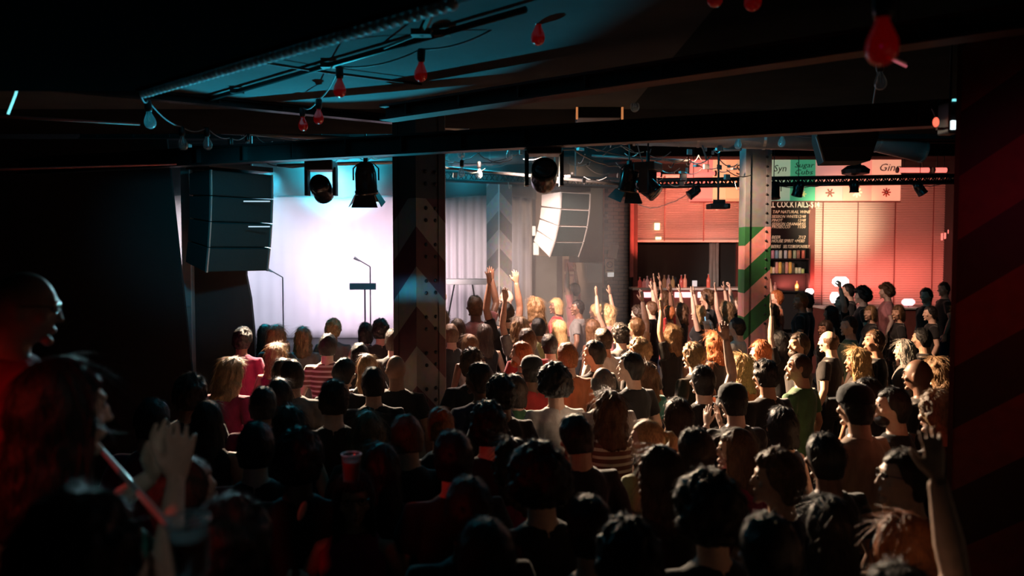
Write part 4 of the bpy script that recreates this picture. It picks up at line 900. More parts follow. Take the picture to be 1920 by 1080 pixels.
def add_head(bm, hm):
    t = bmesh.new(); bmesh.ops.create_uvsphere(t, u_segments=40, v_segments=28, radius=1)
    for v in t.verts:
        d = v.co.copy(); x, y, z = d.x * .076, d.y * .098, d.z * .119
        if z < 0:
            k = -z / .119
            x *= 1 - .30 * k ** 1.4
            if y < 0: y *= 1 - .45 * k
            else: y *= 1 - .06 * k
        if y > 0: x *= 1 - .08 * (y / .098)
        for sx in (-1, 1):                                    # eye sockets
            g = math.exp(-(((x - sx * .031) / .015) ** 2 + ((z - .012) / .011) ** 2))
            if y > 0: y -= .010 * g
        v.co = Vector((x, y, z))
    def e(c, r): ellip(t, c, r, 12)
    e((0, .098, -.012), (.010, .014, .024)); e((0, .106, -.026), (.014, .013, .010))
    e((0, .086, .032), (.045, .012, .010)); e((0, .090, -.058), (.022, .010, .006)); e((0, .088, -.068), (.018, .010, .006))
    e((0, .076, -.098), (.022, .018, .016))
    for sx in (-1, 1):
        e((sx * .048, .060, -.022), (.020, .022, .018)); e((sx * .078, -.006, -.002), (.007, .018, .030))
        e((sx * .031, .077, .012), (.012, .011, .009))
    bmesh.ops.transform(t, matrix=hm, verts=t.verts)
    me = bpy.data.meshes.new('h'); t.to_mesh(me); t.free(); bm.from_mesh(me); bpy.data.meshes.remove(me)
def add_hand(bm, wrist, d, side, curl, sx, grow=1.0):
    """palm, four unequal fingers, a thumb from the side; d along the hand, side towards the thumb, curl bends to palm normal"""
    d = d.normalized(); side = (side - d * side.dot(d)).normalized(); n = d.cross(side) * sx
    tube(bm, [wrist, wrist + d * .03, wrist + d * .075, wrist + d * .092], [.026, .034, .040, .036], 10, flat=.38, up=side)
    for k, (off, ln, sp) in enumerate(((.030, .068, .16), (.0105, .077, .05), (-.0095, .071, -.07), (-.028, .056, -.2))):
        p = wrist + d * (.084 - .004 * abs(k - 1)) + side * off; fd = (d + side * sp).normalized(); pts = [p - d * .02, p]
        for j, f in enumerate((.45, .32, .23)):
            a = curl * (j + .4) ; v = (fd * math.cos(a) + n * math.sin(a)).normalized(); p = p + v * ln * f; pts.append(p)
        tube(bm, pts, [.0088, .0092, .0086, .0078, .0064], 8)
    p = wrist + d * .028 + side * .024; v1 = (d * .75 + side * .75 + n * .2).normalized(); v2 = (d * .95 + side * .35 + n * .35 * (1 + curl)).normalized()
    tube(bm, [p, p + v1 * .034, p + v1 * .034 + v2 * .032, p + v1 * .034 + v2 * .055], [.013, .0115, .010, .0075], 8)
ARM = {  # elbow, wrist, hand direction, thumb side, curl  for the +x arm (x mirrored for the other)
 'down':  ((.262, -.035, 1.13), (.255, .05, .885), (0, .15, -1), (0, 1, 0), .35),
 'up':    ((.300, .050, 1.635), (.265, .085, 1.895), (-.05, .1, 1), (-1, 0, 0), .12),
 'high':  ((.235, .035, 1.665), (.190, .045, 1.93), (-.02, .05, 1), (-1, .2, 0), .2),
 'fist':  ((.315, .070, 1.60), (.270, .120, 1.855), (-.05, .1, 1), (-1, .2, 0), 1.25),
 'phone': ((.225, .220, 1.345), (.105, .340, 1.560), (-.25, .15, 1), (-.6, -.6, .1), .5),
 'clap':  ((.265, .120, 1.215), (.055, .270, 1.385), (-.15, .25, 1), (-.1, -1, 0), .1),
 'drink': ((.275, .060, 1.145), (.150, .275, 1.255), (-.35, .8, .45), (-.2, .0, 1), .75),
 'wave':  ((.400, .060, 1.520), (.450, .110, 1.775), (.15, .1, 1), (-1, 0, 0), .08),
}
def skeleton(female, pose_r, pose_l):
    k = .90 if female else 1.0
    sh = .170 * k
    arms = []
    for sx, pz in ((1, pose_r), (-1, pose_l)):
        e, w_, d, s, c = ARM[pz]
        ll = lambda v: Vector((v[0] * (k if abs(v[0]) > .12 else 1) * sx, v[1], v[2]))
        arms.append((sx, Vector((sx * sh, -.005, 1.372)), ll(e), ll(w_), ll(d), ll(s), c, pz))
    return k, arms
def make_body(key, female, pose_r, pose_l, yaw, pitch, sleeve):
    k, arms = skeleton(female, pose_r, pose_l); hm = head_matrix(yaw, pitch)
    bm = bmesh.new()
    add_head(bm, hm)
    nr = .050 if female else .057
    tube(bm, [(0, -.030, 1.40), (0, -.022, 1.46), (0, -.012, 1.52), (0, -.006, 1.575)], [nr + .018, nr + .002, nr, nr - .004], 14)
    waist, hip = (.118, .168) if female else (.142, .160)
    torso = [((0, 0, .86), hip * .95, .105), ((0, 0, .93), hip, .112), ((0, 0, 1.02), (hip + waist) / 2, .1), ((0, .002, 1.10), waist, .092),
             ((0, .002, 1.20), waist + .012, .102), ((0, .004, 1.30), .160 * k, .112), ((0, -.004, 1.36), .168 * k, .098), ((0, -.012, 1.405), .125 * k, .078),
             ((0, -.02, 1.44), .082 * k, .062), ((0, -.02, 1.465), .060 * k, .055)]
    loft(bm, torso, 24)
    if female:
        for sx in (-1, 1): ellip(bm, (sx * .065, .085, 1.275), (.055, .045, .055), 12)
    for sx, s, e, w_, d, sd, c, pz in arms:
        m1 = s.lerp(e, .5); m2 = e.lerp(w_, .35)
        t = .9 if female else 1.0
        tube(bm, [s + Vector((-sx * .05, 0, .0)), s, s.lerp(e, .3), m1, e, m2, e.lerp(w_, .8), w_], [.050 * t, .055 * t, .050 * t, .046 * t, .039 * t, .041 * t, .030 * t, .026 * t], 12)
        add_hand(bm, w_, d, sd, c, -sx)
        # leg
        h = Vector((sx * .088, 0, .88)); kn = Vector((sx * .105, .015, .49)); an = Vector((sx * .11, -.02, .09))
        tube(bm, [h, h.lerp(kn, .4), kn, kn.lerp(an, .35), an, Vector((sx * .11, -.02, .03))], [.088, .076, .054, .056, .037, .036], 12)
        ellip(bm, (sx * .115, .05, .035), (.045, .12, .035), 12)
    me = bake(bm, 'person_body', .0066, 2, .22, .45); me.materials.append(M['skin'])
    # shirt
    bm = bmesh.new(); g = .016
    loft(bm, [((0, 0, .84), hip + .028, .128), ((0, 0, .93), hip + .024, .130)] + [((c[0], c[1], c[2]), rx + g, ry + g) for (c, rx, ry) in torso[2:8]] + [((0, -.02, 1.455), .080, .068)], 28)
    if female:
        for sx in (-1, 1): ellip(bm, (sx * .065, .09, 1.27), (.062, .05, .06), 12)
    for sx, s, e, w_, d, sd, c, pz in arms:
        if sleeve == 'tank': continue
        pts = [s + Vector((-sx * .06, 0, 0)), s, s.lerp(e, .3), s.lerp(e, .62)]; rr = [.062, .067, .064, .062]
        if sleeve == 'long': pts = pts[:3] + [s.lerp(e, .6), e, e.lerp(w_, .4), e.lerp(w_, .93)]; rr = [.062, .067, .062, .058, .052, .048, .036]
        tube(bm, pts, rr, 14)
    sh = bake(bm, 'shirt', .013, 2, .75); wrinkle(sh, .008 if sleeve != 'long' else .012, 9, random.random() * 50)
    # trousers, shoes
    bm = bmesh.new()
    loft(bm, [((0, 0, .80), hip, .118), ((0, 0, .90), hip + .012, .122), ((0, 0, .99), (hip + waist) / 2 + .016, .112)], 24)
    for sx in (-1, 1):
        h = Vector((sx * .088, 0, .86)); kn = Vector((sx * .105, .015, .49)); an = Vector((sx * .11, -.02, .10))
        tube(bm, [h, h.lerp(kn, .4), kn, kn.lerp(an, .5), an], [.098, .088, .068, .062, .058], 14)
    tr = bake(bm, 'trousers', .016, 2, .6)
    bm = bmesh.new()
    for sx in (-1, 1):
        ellip(bm, (sx * .115, .055, .045), (.052, .145, .05), 14); ellip(bm, (sx * .112, -.035, .075), (.05, .06, .06), 12)
    so = bake(bm, 'shoes', .014, 1, .5)
    sh.materials.append(M['cloth']); tr.materials.append(M['denim']); so.materials.append(M['dark'])
    return dict(body=me, shirt=sh, trousers=tr, shoes=so, hm=hm, arms=arms)

# ---- hair, built in head space (origin at head centre, +Y is the face)
def hair_mesh(name, vol=.010, back=-.085, side=-.005, front=.058, rough=.004, curl=0.0, wisps=140, wl=.05, flare=.02, seed=1, ridge=.02, part=0):
    rnd = random.Random(seed)
    N, Mv = 72, 26; bm = bmesh.new()
    def endz(a):                       # a: 0 = face, pi = back
        a = abs(a)
        e0, e1, e2 = R(48), R(80), R(115)
        if a < e0: return front - .006 * math.cos(a * 3)
        if a < e1: k = (a - e0) / (e1 - e0); k = k * k * (3 - 2 * k); return front * (1 - k) + side * k
        if a < e2: k = (a - e1) / (e2 - e1); k = k * k * (3 - 2 * k); return side * (1 - k) + back * k
        return back
    def surf(a, t, off):
        ze = endz(a) + (.012 * noise.noise(Vector((a * 6, seed, 0))) if back < -.1 else .004 * noise.noise(Vector((a * 9, seed, 0))))
        top = .119
        zbreak = -.035
        z_lo = max(ze, zbreak); ph1 = math.acos(max(-1, min(1, z_lo / top))); s1 = ph1 * .11; s2 = max(0, zbreak - ze); S = s1 + s2
        s = t * S
        if s <= s1 or s2 == 0:
            ph = s / .11; r = math.sin(ph); z = top * math.cos(ph); fl = 0
        else:
            z = zbreak - (s - s1); r = math.sin(ph1) ; fl = (s - s1)
        x, y = math.sin(a) * r * .078, math.cos(a) * r * .100
        if z < 0 and math.cos(a) < 0 and back > -.1: y *= 1 - .32 * (-z / .119)
        if fl:
            y += -.012 * min(1, fl / .12) if math.cos(a) < 0 else 0
            k = 1 + flare * fl / .1; x *= k; y *= k
        d = Vector((x, y, max(z, -.01) * .8)); d = d.normalized() if d.length > 1e-4 else Vector((0, 0, 1))
        taper = 1 - .65 * max(0, (t - .88) / .12) if back > -.1 else 1 - .5 * max(0, (t - .9) / .1)
        if math.cos(a) > .5: taper *= 1 - .4 * t
        rg = ridge * math.sin(a * 31 + 5 * noise.noise(Vector((a * 2, t * 2, seed)))) * .25 * min(1, t * 3)
        nz = rough * noise.noise(Vector((x, y, z)) * 28 + Vector((seed, 0, 0))) + curl * noise.noise(Vector((x, y, z)) * 55 + Vector((0, seed, 0)))
        pz = -.004 * math.exp(-((x - .02) / .006) ** 2) if part and z > .03 else 0
        return Vector((x, y, z)) + d * (vol * taper + off + (nz + rg * vol * 3 + pz) * min(1, t * 4 + .4))
    def grid(off):
        g = []
        for j in range(Mv + 1):
            t = j / Mv
            g.append([bm.verts.new(surf(-math.pi + 2 * math.pi * i / N, max(t, .001), off)) for i in range(N)])
        return g
    A = grid(0); Bg = grid(-.014 - vol * .5)
    for g in (A, Bg):
        for j in range(Mv):
            for i in range(N):
                bm.faces.new((g[j][i], g[j][(i + 1) % N], g[j + 1][(i + 1) % N], g[j + 1][i]))
        bm.faces.new(g[0])
    for i in range(N): bm.faces.new((A[Mv][i], A[Mv][(i + 1) % N], Bg[Mv][(i + 1) % N], Bg[Mv][i]))
    for k in range(wisps):             # flyaway locks
        a = rnd.uniform(-math.pi, math.pi)
        if abs(a) < R(45) and rnd.random() < .6: continue
        t0 = rnd.uniform(.05, .8); p = surf(a, t0, .0); q = surf(a + rnd.uniform(-.1, .1), min(1, t0 + .12), 0)
        dr = (q - p).normalized(); nn = Vector((p.x, p.y, p.z * .7)).normalized(); L = wl * rnd.uniform(.6, 1.5)
        sd = dr.cross(nn).normalized(); lift = rnd.uniform(.1, .5) + curl * 30; tw = rnd.uniform(-.5, .5)
        pr = None; steps = 4
        for s in range(steps + 1):
            f = s / steps; c = p + dr * L * f + nn * (.002 + lift * L * f * (1 - .45 * f)) + sd * tw * L * f * f
            wd = .0016 * (1 - f) + .0003
            cur = (bm.verts.new(c + sd * wd), bm.verts.new(c - sd * wd), bm.verts.new(c + nn * wd))
            if pr:
                for i in range(3): bm.faces.new((pr[i], pr[(i + 1) % 3], cur[(i + 1) % 3], cur[i]))
            pr = cur
    return bm
def hair_done(bm, name):
    me = bpy.data.meshes.new(name); bmesh.ops.recalc_face_normals(bm, faces=bm.faces); bm.to_mesh(me); bm.free()
    me.polygons.foreach_set('use_smooth', [True] * len(me.polygons)); me.materials.append(M['hair']); return me
HAIR = {}
HAIR['buzz'] = hair_done(hair_mesh('h', .003, -.07, -.0, .062, .001, wisps=0, ridge=.005, seed=2), 'hair')
HAIR['short'] = hair_done(hair_mesh('h', .011, -.080, -.004, .066, .006, wisps=150, wl=.026, seed=3), 'hair')
HAIR['spiky'] = hair_done(hair_mesh('h', .017, -.070, .002, .070, .012, .004, wisps=260, wl=.034, seed=4), 'hair')
HAIR['curly'] = hair_done(hair_mesh('h', .024, -.085, -.02, .058, .012, .012, wisps=320, wl=.022, seed=5), 'hair')
HAIR['afro'] = hair_done(hair_mesh('h', .052, -.078, -.03, .055, .018, .016, wisps=420, wl=.028, seed=6), 'hair')
HAIR['bob'] = hair_done(hair_mesh('h', .017, -.125, -.11, .055, .005, wisps=140, wl=.06, seed=7, part=1), 'hair')
HAIR['long'] = hair_done(hair_mesh('h', .016, -.27, -.20, .058, .008, wisps=200, wl=.09, flare=.09, seed=8, part=1), 'hair')
HAIR['wavy'] = hair_done(hair_mesh('h', .026, -.23, -.18, .055, .018, .007, wisps=320, wl=.08, flare=.12, seed=9), 'hair')
def extra(base, f, kw, nm):
    bm = hair_mesh('h', **kw); f(bm); return hair_done(bm, nm)
def f_bun(bm):
    for k in range(5):
        a = k * 1.256; ellip(bm, (.016 * math.cos(a), -.088 + .006 * math.sin(a * 2), .088 + .016 * math.sin(a)), (.024, .022, .024), 12)
def f_pony(bm):
    tube(bm, [(0, -.095, .050), (0, -.135, .060), (0, -.158, .03), (.004, -.160, -.05), (.008, -.150, -.14), (.01, -.145, -.21), (.01, -.14, -.25)], [.014, .020, .028, .030, .027, .018, .004], 12)
    tube(bm, [(0, -.100, .052), (0, -.118, .057)], [.019, .019], 12)
HAIR['bun'] = extra(None, f_bun, dict(vol=.008, back=-.075, side=0, front=.060, rough=.004, wisps=120, wl=.035, seed=10), 'hair')
HAIR['pony'] = extra(None, f_pony, dict(vol=.008, back=-.070, side=-.004, front=.062, rough=.004, wisps=120, wl=.04, seed=11), 'hair')
def ring_hair():
    bm = hair_mesh('h', vol=.007, back=-.07, side=-.004, front=.105, rough=.002, wisps=60, wl=.015, seed=12)
    # balding crown: drop everything above the temples
    kill = [v for v in bm.verts if v.co.z > .060 and v.co.y > -.075]
    bmesh.ops.delete(bm, geom=kill, context='VERTS'); return bm
HAIR['balding'] = hair_done(ring_hair(), 'hair')
def cap_mesh():
    bm = bmesh.new()
    lathe(bm, [(.092, .028), (.094, .045), (.091, .075), (.079, .105), (.055, .125), (.022, .135), (.006, .137), (.006, .141), (.001, .142)], 24, Matrix.Diagonal((.96, 1.14, 1, 1)))
    v0 = len(bm.verts)
    pts = [(-.075, .07, .034), (-.06, .125, .036), (-.03, .160, .030), (0, .170, .028), (.03, .160, .030), (.06, .125, .036), (.075, .07, .034)]
    up = [bm.verts.new(Vector(p)) for p in pts]; dn = [bm.verts.new(Vector(p) - Vector((0, 0, .006))) for p in pts]
    bm.faces.new(up); bm.faces.new(dn[::-1])
    for i in range(len(pts)): bm.faces.new((up[i], up[(i + 1) % len(pts)], dn[(i + 1) % len(pts)], dn[i]))
    return bm
CAP = to_mesh(cap_mesh(), 'cap', True); CAP.materials.append(M['cloth'])
def beard_mesh():
    bm = bmesh.new(); bmesh.ops.create_uvsphere(bm, u_segments=28, v_segments=20, radius=1)
    for v in bm.verts:
        x, y, z = v.co.x * .062, v.co.y * .046 + .052, v.co.z * .040 - .082
        n = noise.noise(Vector((x, y, z)) * 60)
        k = max(0, (z + .05) / .04)
        v.co = Vector((x * (1 + .05 * k), min(y, .098 + .006 * n) - .012 * k, z + .004 * n))
    return bm
BEARD = hair_done(beard_mesh(), 'beard')
EYE = to_mesh(B(ellip, (0, 0, 0), (.0095, .0095, .0095), 10), 'eye', True); EYE.materials.append(M['eye'])
GL = bmesh.new()
for sx in (-1, 1):
    tube(GL, [(sx * .032 + .019 * math.cos(a), .098, .012 + .015 * math.sin(a)) for a in [2 * math.pi * k / 12 for k in range(13)]], .0022, 5, False)
    tube(GL, [(sx * .05, .096, .018), (sx * .076, .05, .018), (sx * .082, -.01, .012)], .002, 5)
tube(GL, [(-.013, .099, .016), (0, .101, .019), (.013, .099, .016)], .002, 5)
GLASSES = to_mesh(GL, 'spectacles'); GLASSES.materials.append(M['blackgloss'])

TEMPL = {}
SPEC = {  # key: female, right arm, left arm, head yaw, head pitch, sleeve
 'Mn': (0, 'down', 'down', 0, 0, 'short'), 'Mt': (0, 'down', 'down', 32, 4, 'short'), 'Mr': (0, 'down', 'down', -30, -6, 'long'),
 'MP': (0, 'phone', 'phone', 4, 6, 'short'), 'MU': (0, 'up', 'down', 5, 8, 'short'), 'MB': (0, 'high', 'high', 0, 10, 'short'),
 'MC': (0, 'clap', 'clap', 10, -4, 'long'), 'MD': (0, 'drink', 'down', -8, -3, 'short'), 'MF': (0, 'down', 'fist', 8, 6, 'short'),
 'Ml': (0, 'down', 'down', 6, -14, 'long'),
 'Fn': (1, 'down', 'down', 0, 0, 'tank'), 'Ft': (1, 'down', 'down', 30, 4, 'short'), 'Fl': (1, 'down', 'down', -14, -12, 'long'),
 'FB': (1, 'up', 'up', 0, 8, 'tank'), 'FL': (1, 'down', 'high', -6, 6, 'short'), 'FP': (1, 'phone', 'down', 5, 4, 'tank'),
 'FC': (1, 'clap', 'clap', -8, 0, 'short'), 'FD': (1, 'drink', 'down', 18, 0, 'tank'), 'FW': (1, 'wave', 'high', 0, 5, 'short'),
}
def templ(k):
    if k not in TEMPL: TEMPL[k] = make_body(k, *SPEC[k])
    return TEMPL[k]
HC_RGB = {'black': (.012, .010, .010), 'dark brown': (.035, .020, .012), 'brown': (.11, .055, .026), 'ginger': (.32, .10, .03),
          'blonde': (.50, .33, .15), 'grey': (.40, .38, .34), 'light brown': (.24, .14, .065)}
TC_RGB = {'black': (.010, .010, .011), 'navy': (.012, .018, .05), 'maroon': (.22, .012, .06), 'red': (.42, .03, .03), 'white': (.60, .58, .55),
          'olive': (.26, .26, .12), 'teal': (.02, .22, .19), 'grey': (.13, .13, .13), 'tan': (.34, .22, .15), 'orange': (.5, .15, .06),
          'green': (.05, .14, .06), 'pink': (.55, .22, .22), 'striped brown': (.16, .07, .05), 'mustard': (.40, .26, .06)}
SK_RGB = [(.62, .40, .30), (.55, .33, .23), (.70, .48, .38), (.38, .20, .13), (.16, .08, .05), (.66, .44, .33)]
STYLE_TXT = {'buzz': 'shaved {} hair', 'short': 'short {} hair', 'spiky': 'tousled {} hair', 'curly': 'curly {} hair', 'afro': 'big curly {} hair', 'bob': '{} bob',
             'long': 'long {} hair', 'wavy': 'wavy {} hair', 'bun': '{} hair in a bun', 'pony': '{} ponytail', 'balding': 'balding {} hair', 'bald': 'bald head', 'cap': 'dark cap'}
def build_person(style, hc, tc, pk, loc, rz, s, near=False, beard=False, glasses=False, skin=None, striped=False):
    t = templ(pk)
    sk = skin if skin is not None else random.choice(SK_RGB)
    p = link('person', t['body'], None, None, loc, (0, 0, rz), sk); p.scale = (s, s, s)
    c = link('shirt', t['shirt'], None, p, color=TC_RGB[tc])
    if striped:
        c.material_slots[0].link = 'OBJECT'; c.material_slots[0].material = M['striped']
    link('trousers', t['trousers'], None, p, color=random.choice([(.012, .012, .014), (.02, .03, .06), (.03, .028, .025)]))
    link('shoes', t['shoes'], None, p)
    if style != 'bald':
        h = link('hair', HAIR['short' if style == 'cap' else style], None, p, color=HC_RGB[hc]); h.matrix_local = t['hm']
    if style == 'cap':
        h = link('cap', CAP, None, p, color=(.012, .012, .014)); h.matrix_local = t['hm']; h['label'] = 'dark peaked cap'
    if beard:
        h = link('beard', BEARD, None, p, color=HC_RGB[hc]); h.matrix_local = t['hm']
    if glasses:
        h = link('spectacles', GLASSES, None, p); h.matrix_local = t['hm']
    if near:
        for sx in (-1, 1):
            e = link('eye', EYE, None, p); e.matrix_local = t['hm'] @ Matrix.Translation((sx * .031, .0815, .012))
    return p

# ------------------------------------------------------------------ the crowd
DECK_Y, DECK_H = 10.9, .26
t = thing('bar_deck', 'low raised deck before the bar on which the last rows stand', 'platform', (4.12, 12.9, 0))
obj('deck', B(box, (0, 0, DECK_H - .03), (8.14, 4.0, .05)), M['floor'], t); obj('riser', B(box, (0, -1.98, .11), (8.14, .04, .22)), M['dark'], t)
# px py | style | hair colour | top | pose | extra turn (deg) | flags | what singles the person out
# pose: n down, t head turned left, r head turned right, l head bowed, U right arm up, B both up, P phone, C clap, D drink, F left fist, L left arm up, W waving
CROWD = """
455 638|curly|black|maroon|n|-10||by the foot of the dark flat at the stage's left
497 627|long|dark brown|black|n|0||left of the raised hands before the stage
545 632|wavy|light brown|black|C|0||hands together before the left stage edge
579 634|wavy|light brown|grey|t|0||cyan lit hair before the blue part of the backdrop
606 618|curly|blonde|grey|n|0||highest head before the blue part of the backdrop
615 650|short|black|striped brown|n|0|S|broad back in striped pink top before the stage
673 624|bob|black|black|n|0||dark outline under the music stand
712 620|curly|black|black|n|0||between the music stand and the chevron column
738 640|short|dark brown|black|U|-6||raised arm touching the left edge of the chevron column
676 668|short|black|black|n|0||between the striped back and the chevron column
688 690|long|light brown|black|n|8||highlighted hair left of the chevron column
517 668|wavy|light brown|maroon|n|0||tan hair behind the dark flat
528 700|long|dark brown|black|n|0||dark veil of hair left of the striped back
525 742|long|black|black|n|0||tall dark head below the tan haired woman
744 694|bald|black|black|t|-10|G|bald with glasses, half hidden by the chevron column
430 700|wavy|light brown|maroon|r|-30||profile lit at the dark left edge of the crowd
360 740|curly|dark brown|black|n|10||lowest lit curls at the dark left
626 752|spiky|dark brown|black|n|0||below the striped back
559 806|wavy|dark brown|black|n|10||wide hair below the black haired veil, left front
672 814|wavy|light brown|black|l|0||pale lock of hair, left of the column's foot
770 820|short|brown|black|l|0||at the foot of the chevron column
826 800|bun|ginger|black|n|0||ginger bun right below the chevron column
700 720|short|black|black|n|0||just left of the chevron column's lower chevron
585 705|short|dark brown|grey|t|0||left shoulder of the striped back
640 700|short|black|black|r|0||behind the spiky head, left of column
470 760|short|black|maroon|n|0||dark head at the left under the maroon top
400 790|long|black|black|n|0||black hair at the dark left front
480 840|short|black|black|n|0||dark front row head at the left
575 862|curly|black|black|n|0||dark curls before the man with the drink
720 880|long|black|black|n|5||dark hair right of the drink
840 860|short|black|black|n|0||dark head right of the column's foot, front
300 790|short|black|maroon|n|-10||lone dark head beyond the bare shoulder
872 618|long|dark brown|black|U|0||arm up right beside the chevron column
848 628|short|brown|black|n|0||pale head touching the chevron column's right edge
929 628|long|dark brown|black|n|0||dark hair under the pale chevron column
952 618|wavy|light brown|grey|L|0||light hair behind the capped man
984 616|short|black|olive|n|0||round dark head before the pale curtain
880 648|long|light brown|white|n|10||light hair right of the chevron column
934 588|short|dark brown|black|B|0||both hands up before the pale chevron column
996 572|wavy|light brown|pink|n|10||far pink top near the pale curtain edge
1001 560|bald|grey|grey|t|0||far bald head under the wall lamps
1012 596|wavy|blonde|pink|n|0||pale blond hair under the wall lamps
1061 575|bob|blonde|red|t|20||blond profile under the framed posters
1095 578|short|black|grey|t|30||cropped dark head in profile under the posters
1097 617|long|brown|black|n|0||brown hair right of the blond woman
1061 618|long|blonde|orange|n|0||straight blond hair and orange top
1020 648|short|black|grey|n|0||tall dark cropped head before the blond hair
978 666|short|ginger|grey|t|30|K|ginger bearded profile left of the tall cropped head
1064 670|short|ginger|orange|n|0||ginger head right of the tall cropped head
1115 664|short|black|black|t|20||lit cheek, left of the dark hat
1131 638|short|dark brown|white|n|0||behind the man with the lit cheek
1162 628|curly|black|grey|n|0||dark head at the middle of the crowd
996 696|cap|black|red|n|0||dark cap above a red top
885 684|curly|brown|black|n|0||brown curls right of the chevron column
903 712|short|dark brown|navy|t|20||profile under the brown curls
939 740|curly|black|black|n|0||black curls below the brown curls
1040 722|afro|black|white|n|0||huge dark afro over a white collar
983 732|bob|dark brown|green|t|40||small lit profile left of the afro
1118 722|balding|grey|white|n|0||balding grey head over pale shoulders
1183 690|short|black|black|t|20||dark hair, lit face beside the balding man
1210 706|wavy|brown|teal|t|10||teal top behind the balding man
1158 772|wavy|brown|striped brown|n|0|S|striped brown top, widest back of the front rows
1213 825|pony|blonde|olive|t|28||blond ponytail and olive top in the front
1266 782|bob|dark brown|black|n|30||earring and blond rim, behind the ponytail
1262 890|long|dark brown|black|t|20||reddish lit profile in the front row
956 872|wavy|dark brown|maroon|t|50|G|face with glasses in the dark front
1012 905|afro|black|black|n|10||big dark hair in the dark front centre
1016 1050|short|black|black|n|0||dark head cut by the bottom edge, centre left
1075 1056|curly|black|black|n|0||dark head cut by the bottom edge, centre
880 960|short|black|black|n|0||hidden dark front row head left of centre
1120 992|short|black|black|n|0||dark head below the olive top
910 800|curly|black|black|n|0||dark head left of the pale shoulders
1085 820|short|black|black|l|0||bowed dark head left of the striped back
1338 560|curly|brown|black|n|-10||small curls before the bar's white lamp
1455 560|short|ginger|orange|U|10||orange lit man, arm up under the can shelves
1500 566|short|ginger|black|t|0||reddish head under the can shelves
1530 566|curly|black|black|n|0||dark curls before the bar lamp
1587 570|short|black|black|L|30||profile, arm up before the right blind
1616 556|afro|black|black|n|0||broad dark head before the right blind
1590 546|short|black|black|n|0||small dark head before the glowing lamp cluster
1661 548|afro|brown|pink|n|10||tallest curly head before the right blind
1735 555|short|black|black|t|25||dark profile second from the pillar, under the blind
1768 543|short|dark brown|black|t|25||profile against the blind touching the pillar
1742 592|wavy|light brown|tan|r|30||light hair beside the pillar
1674 596|bob|brown|black|t|20||lit cheek below the tallest curls
1590 612|short|black|olive|t|30||black hair, profile under the right blind
1545 618|bob|dark brown|black|t|40||woman in profile under the menu shelves
1561 642|balding|brown|black|n|10||balding brown head, right of the bearded man
1493 648|short|dark brown|black|t|50|KE|bearded man in sharp profile
1498 690|buzz|dark brown|green|t|20||ear lit, below the bearded man
1435 706|spiky|black|black|n|0||black spiky hair, front of the right crowd
1387 690|wavy|blonde|orange|t|10||blond waves left of the spiky black hair
1303 670|curly|light brown|black|n|5||big light curls in the middle right
1380 615|short|black|white|P|10||holding up a phone below the striped column
1461 640|long|black|black|L|10||arm up under the striped column
1606 678|wavy|blonde|black|t|20||blond profile in the right half
1680 658|long|grey|grey|n|20||long grey hair at the right
1648 642|short|brown|black|t|20||face left of the long grey hair
1722 705|bald|grey|black|n|10||round bald head at the right
1764 697|wavy|light brown|black|r|30||hair against the pillar edge
1686 764|short|black|black|t|40|K|large lit profile at the right front
1545 764|cap|black|tan|n|0||dark cap, white patch on the shoulder
1374 754|cap|black|black|C|0||dark cap, hands before the face
1729 636|short|black|black|n|0||dark head between the grey hair and the pillar
1245 630|wavy|light brown|black|L|0||light waves left of the raised arms
1222 580|short|brown|black|U|0||far head left of the long raised arms
1199 660|curly|light brown|black|t|10||light curls beside the teal top
1270 590|short|ginger|red|B|0||both arms high before the back bar
1300 585|wavy|brown|black|B|0||both arms high, right of the first pair
1340 582|wavy|light brown|orange|B|0||orange lit waves before the striped column
1425 600|curly|dark brown|green|L|0||dark curls under the striped column
1483 606|wavy|brown|mustard|W|10||brown waves under the can shelves
1535 592|long|black|black|n|0||black hair under the door frame
1629 610|bob|light brown|black|t|20||fair bob before the pink bar lamp
1379 846|long|brown|maroon|t|40||reddish lit profile, long hair, right front
1466 900|curly|brown|navy|t|40||curly profile at the right front
1669 896|short|dark brown|black|t|55|G|lit face at the right front
1676 1035|long|ginger|black|n|20||long ginger hair cut by the bottom edge
1640 1150|spiky|dark brown|black|U|20||arm up in the lower right corner
1737 778|curly|light brown|black|n|10||curls between the large profile and the pillar
1565 860|short|black|black|n|10||dark head in the right front
1335 968|afro|black|black|n|0||dark head, bottom centre right
1440 1040|short|black|black|n|0||dark head cut by the bottom edge, right
1560 990|long|black|black|n|10||black hair near the bottom, right
1316 716|short|black|black|U|0||arm up beside the blond waves
1285 850|short|dark brown|black|n|20||dark head behind the reddish profile
1628 742|short|black|black|n|10||dark head between the blond and the large profile
1500 800|bob|black|navy|n|20||dark bob in front of the dark caps
1430 660|bob|ginger|black|D|10||ginger bob below the phone
1340 645|wavy|ginger|black|n|5||ginger waves under the phone
1150 592|wavy|blonde|pink|B|0||both arms up before the brick wall
1185 598|curly|dark brown|grey|n|-10||dark curls before the pink post
1205 616|short|brown|tan|U|0||arm up left of the light waves
1075 545|short|dark brown|pink|B|5||pair of raised arms under the right speaker
850 600|wavy|light brown|pink|U|5||far arm up by the pale curtain
890 572|short|brown|pink|W|0||waving far back before the pale chevron column
1130 600|bun|blonde|grey|n|0||blond bun behind the long brown hair
1240 560|wavy|brown|black|B|0||arms up before the pink bar strip
1400 572|short|brown|black|L|0||arm up beside the striped column's left
1320 615|long|blonde|black|B|8||straight blond hair left of the phone
1700 600|short|black|black|n|15||dark head under the pink bar lamp
1000 640|short|brown|red|n|0||red shoulder left of the tall cropped head
"""
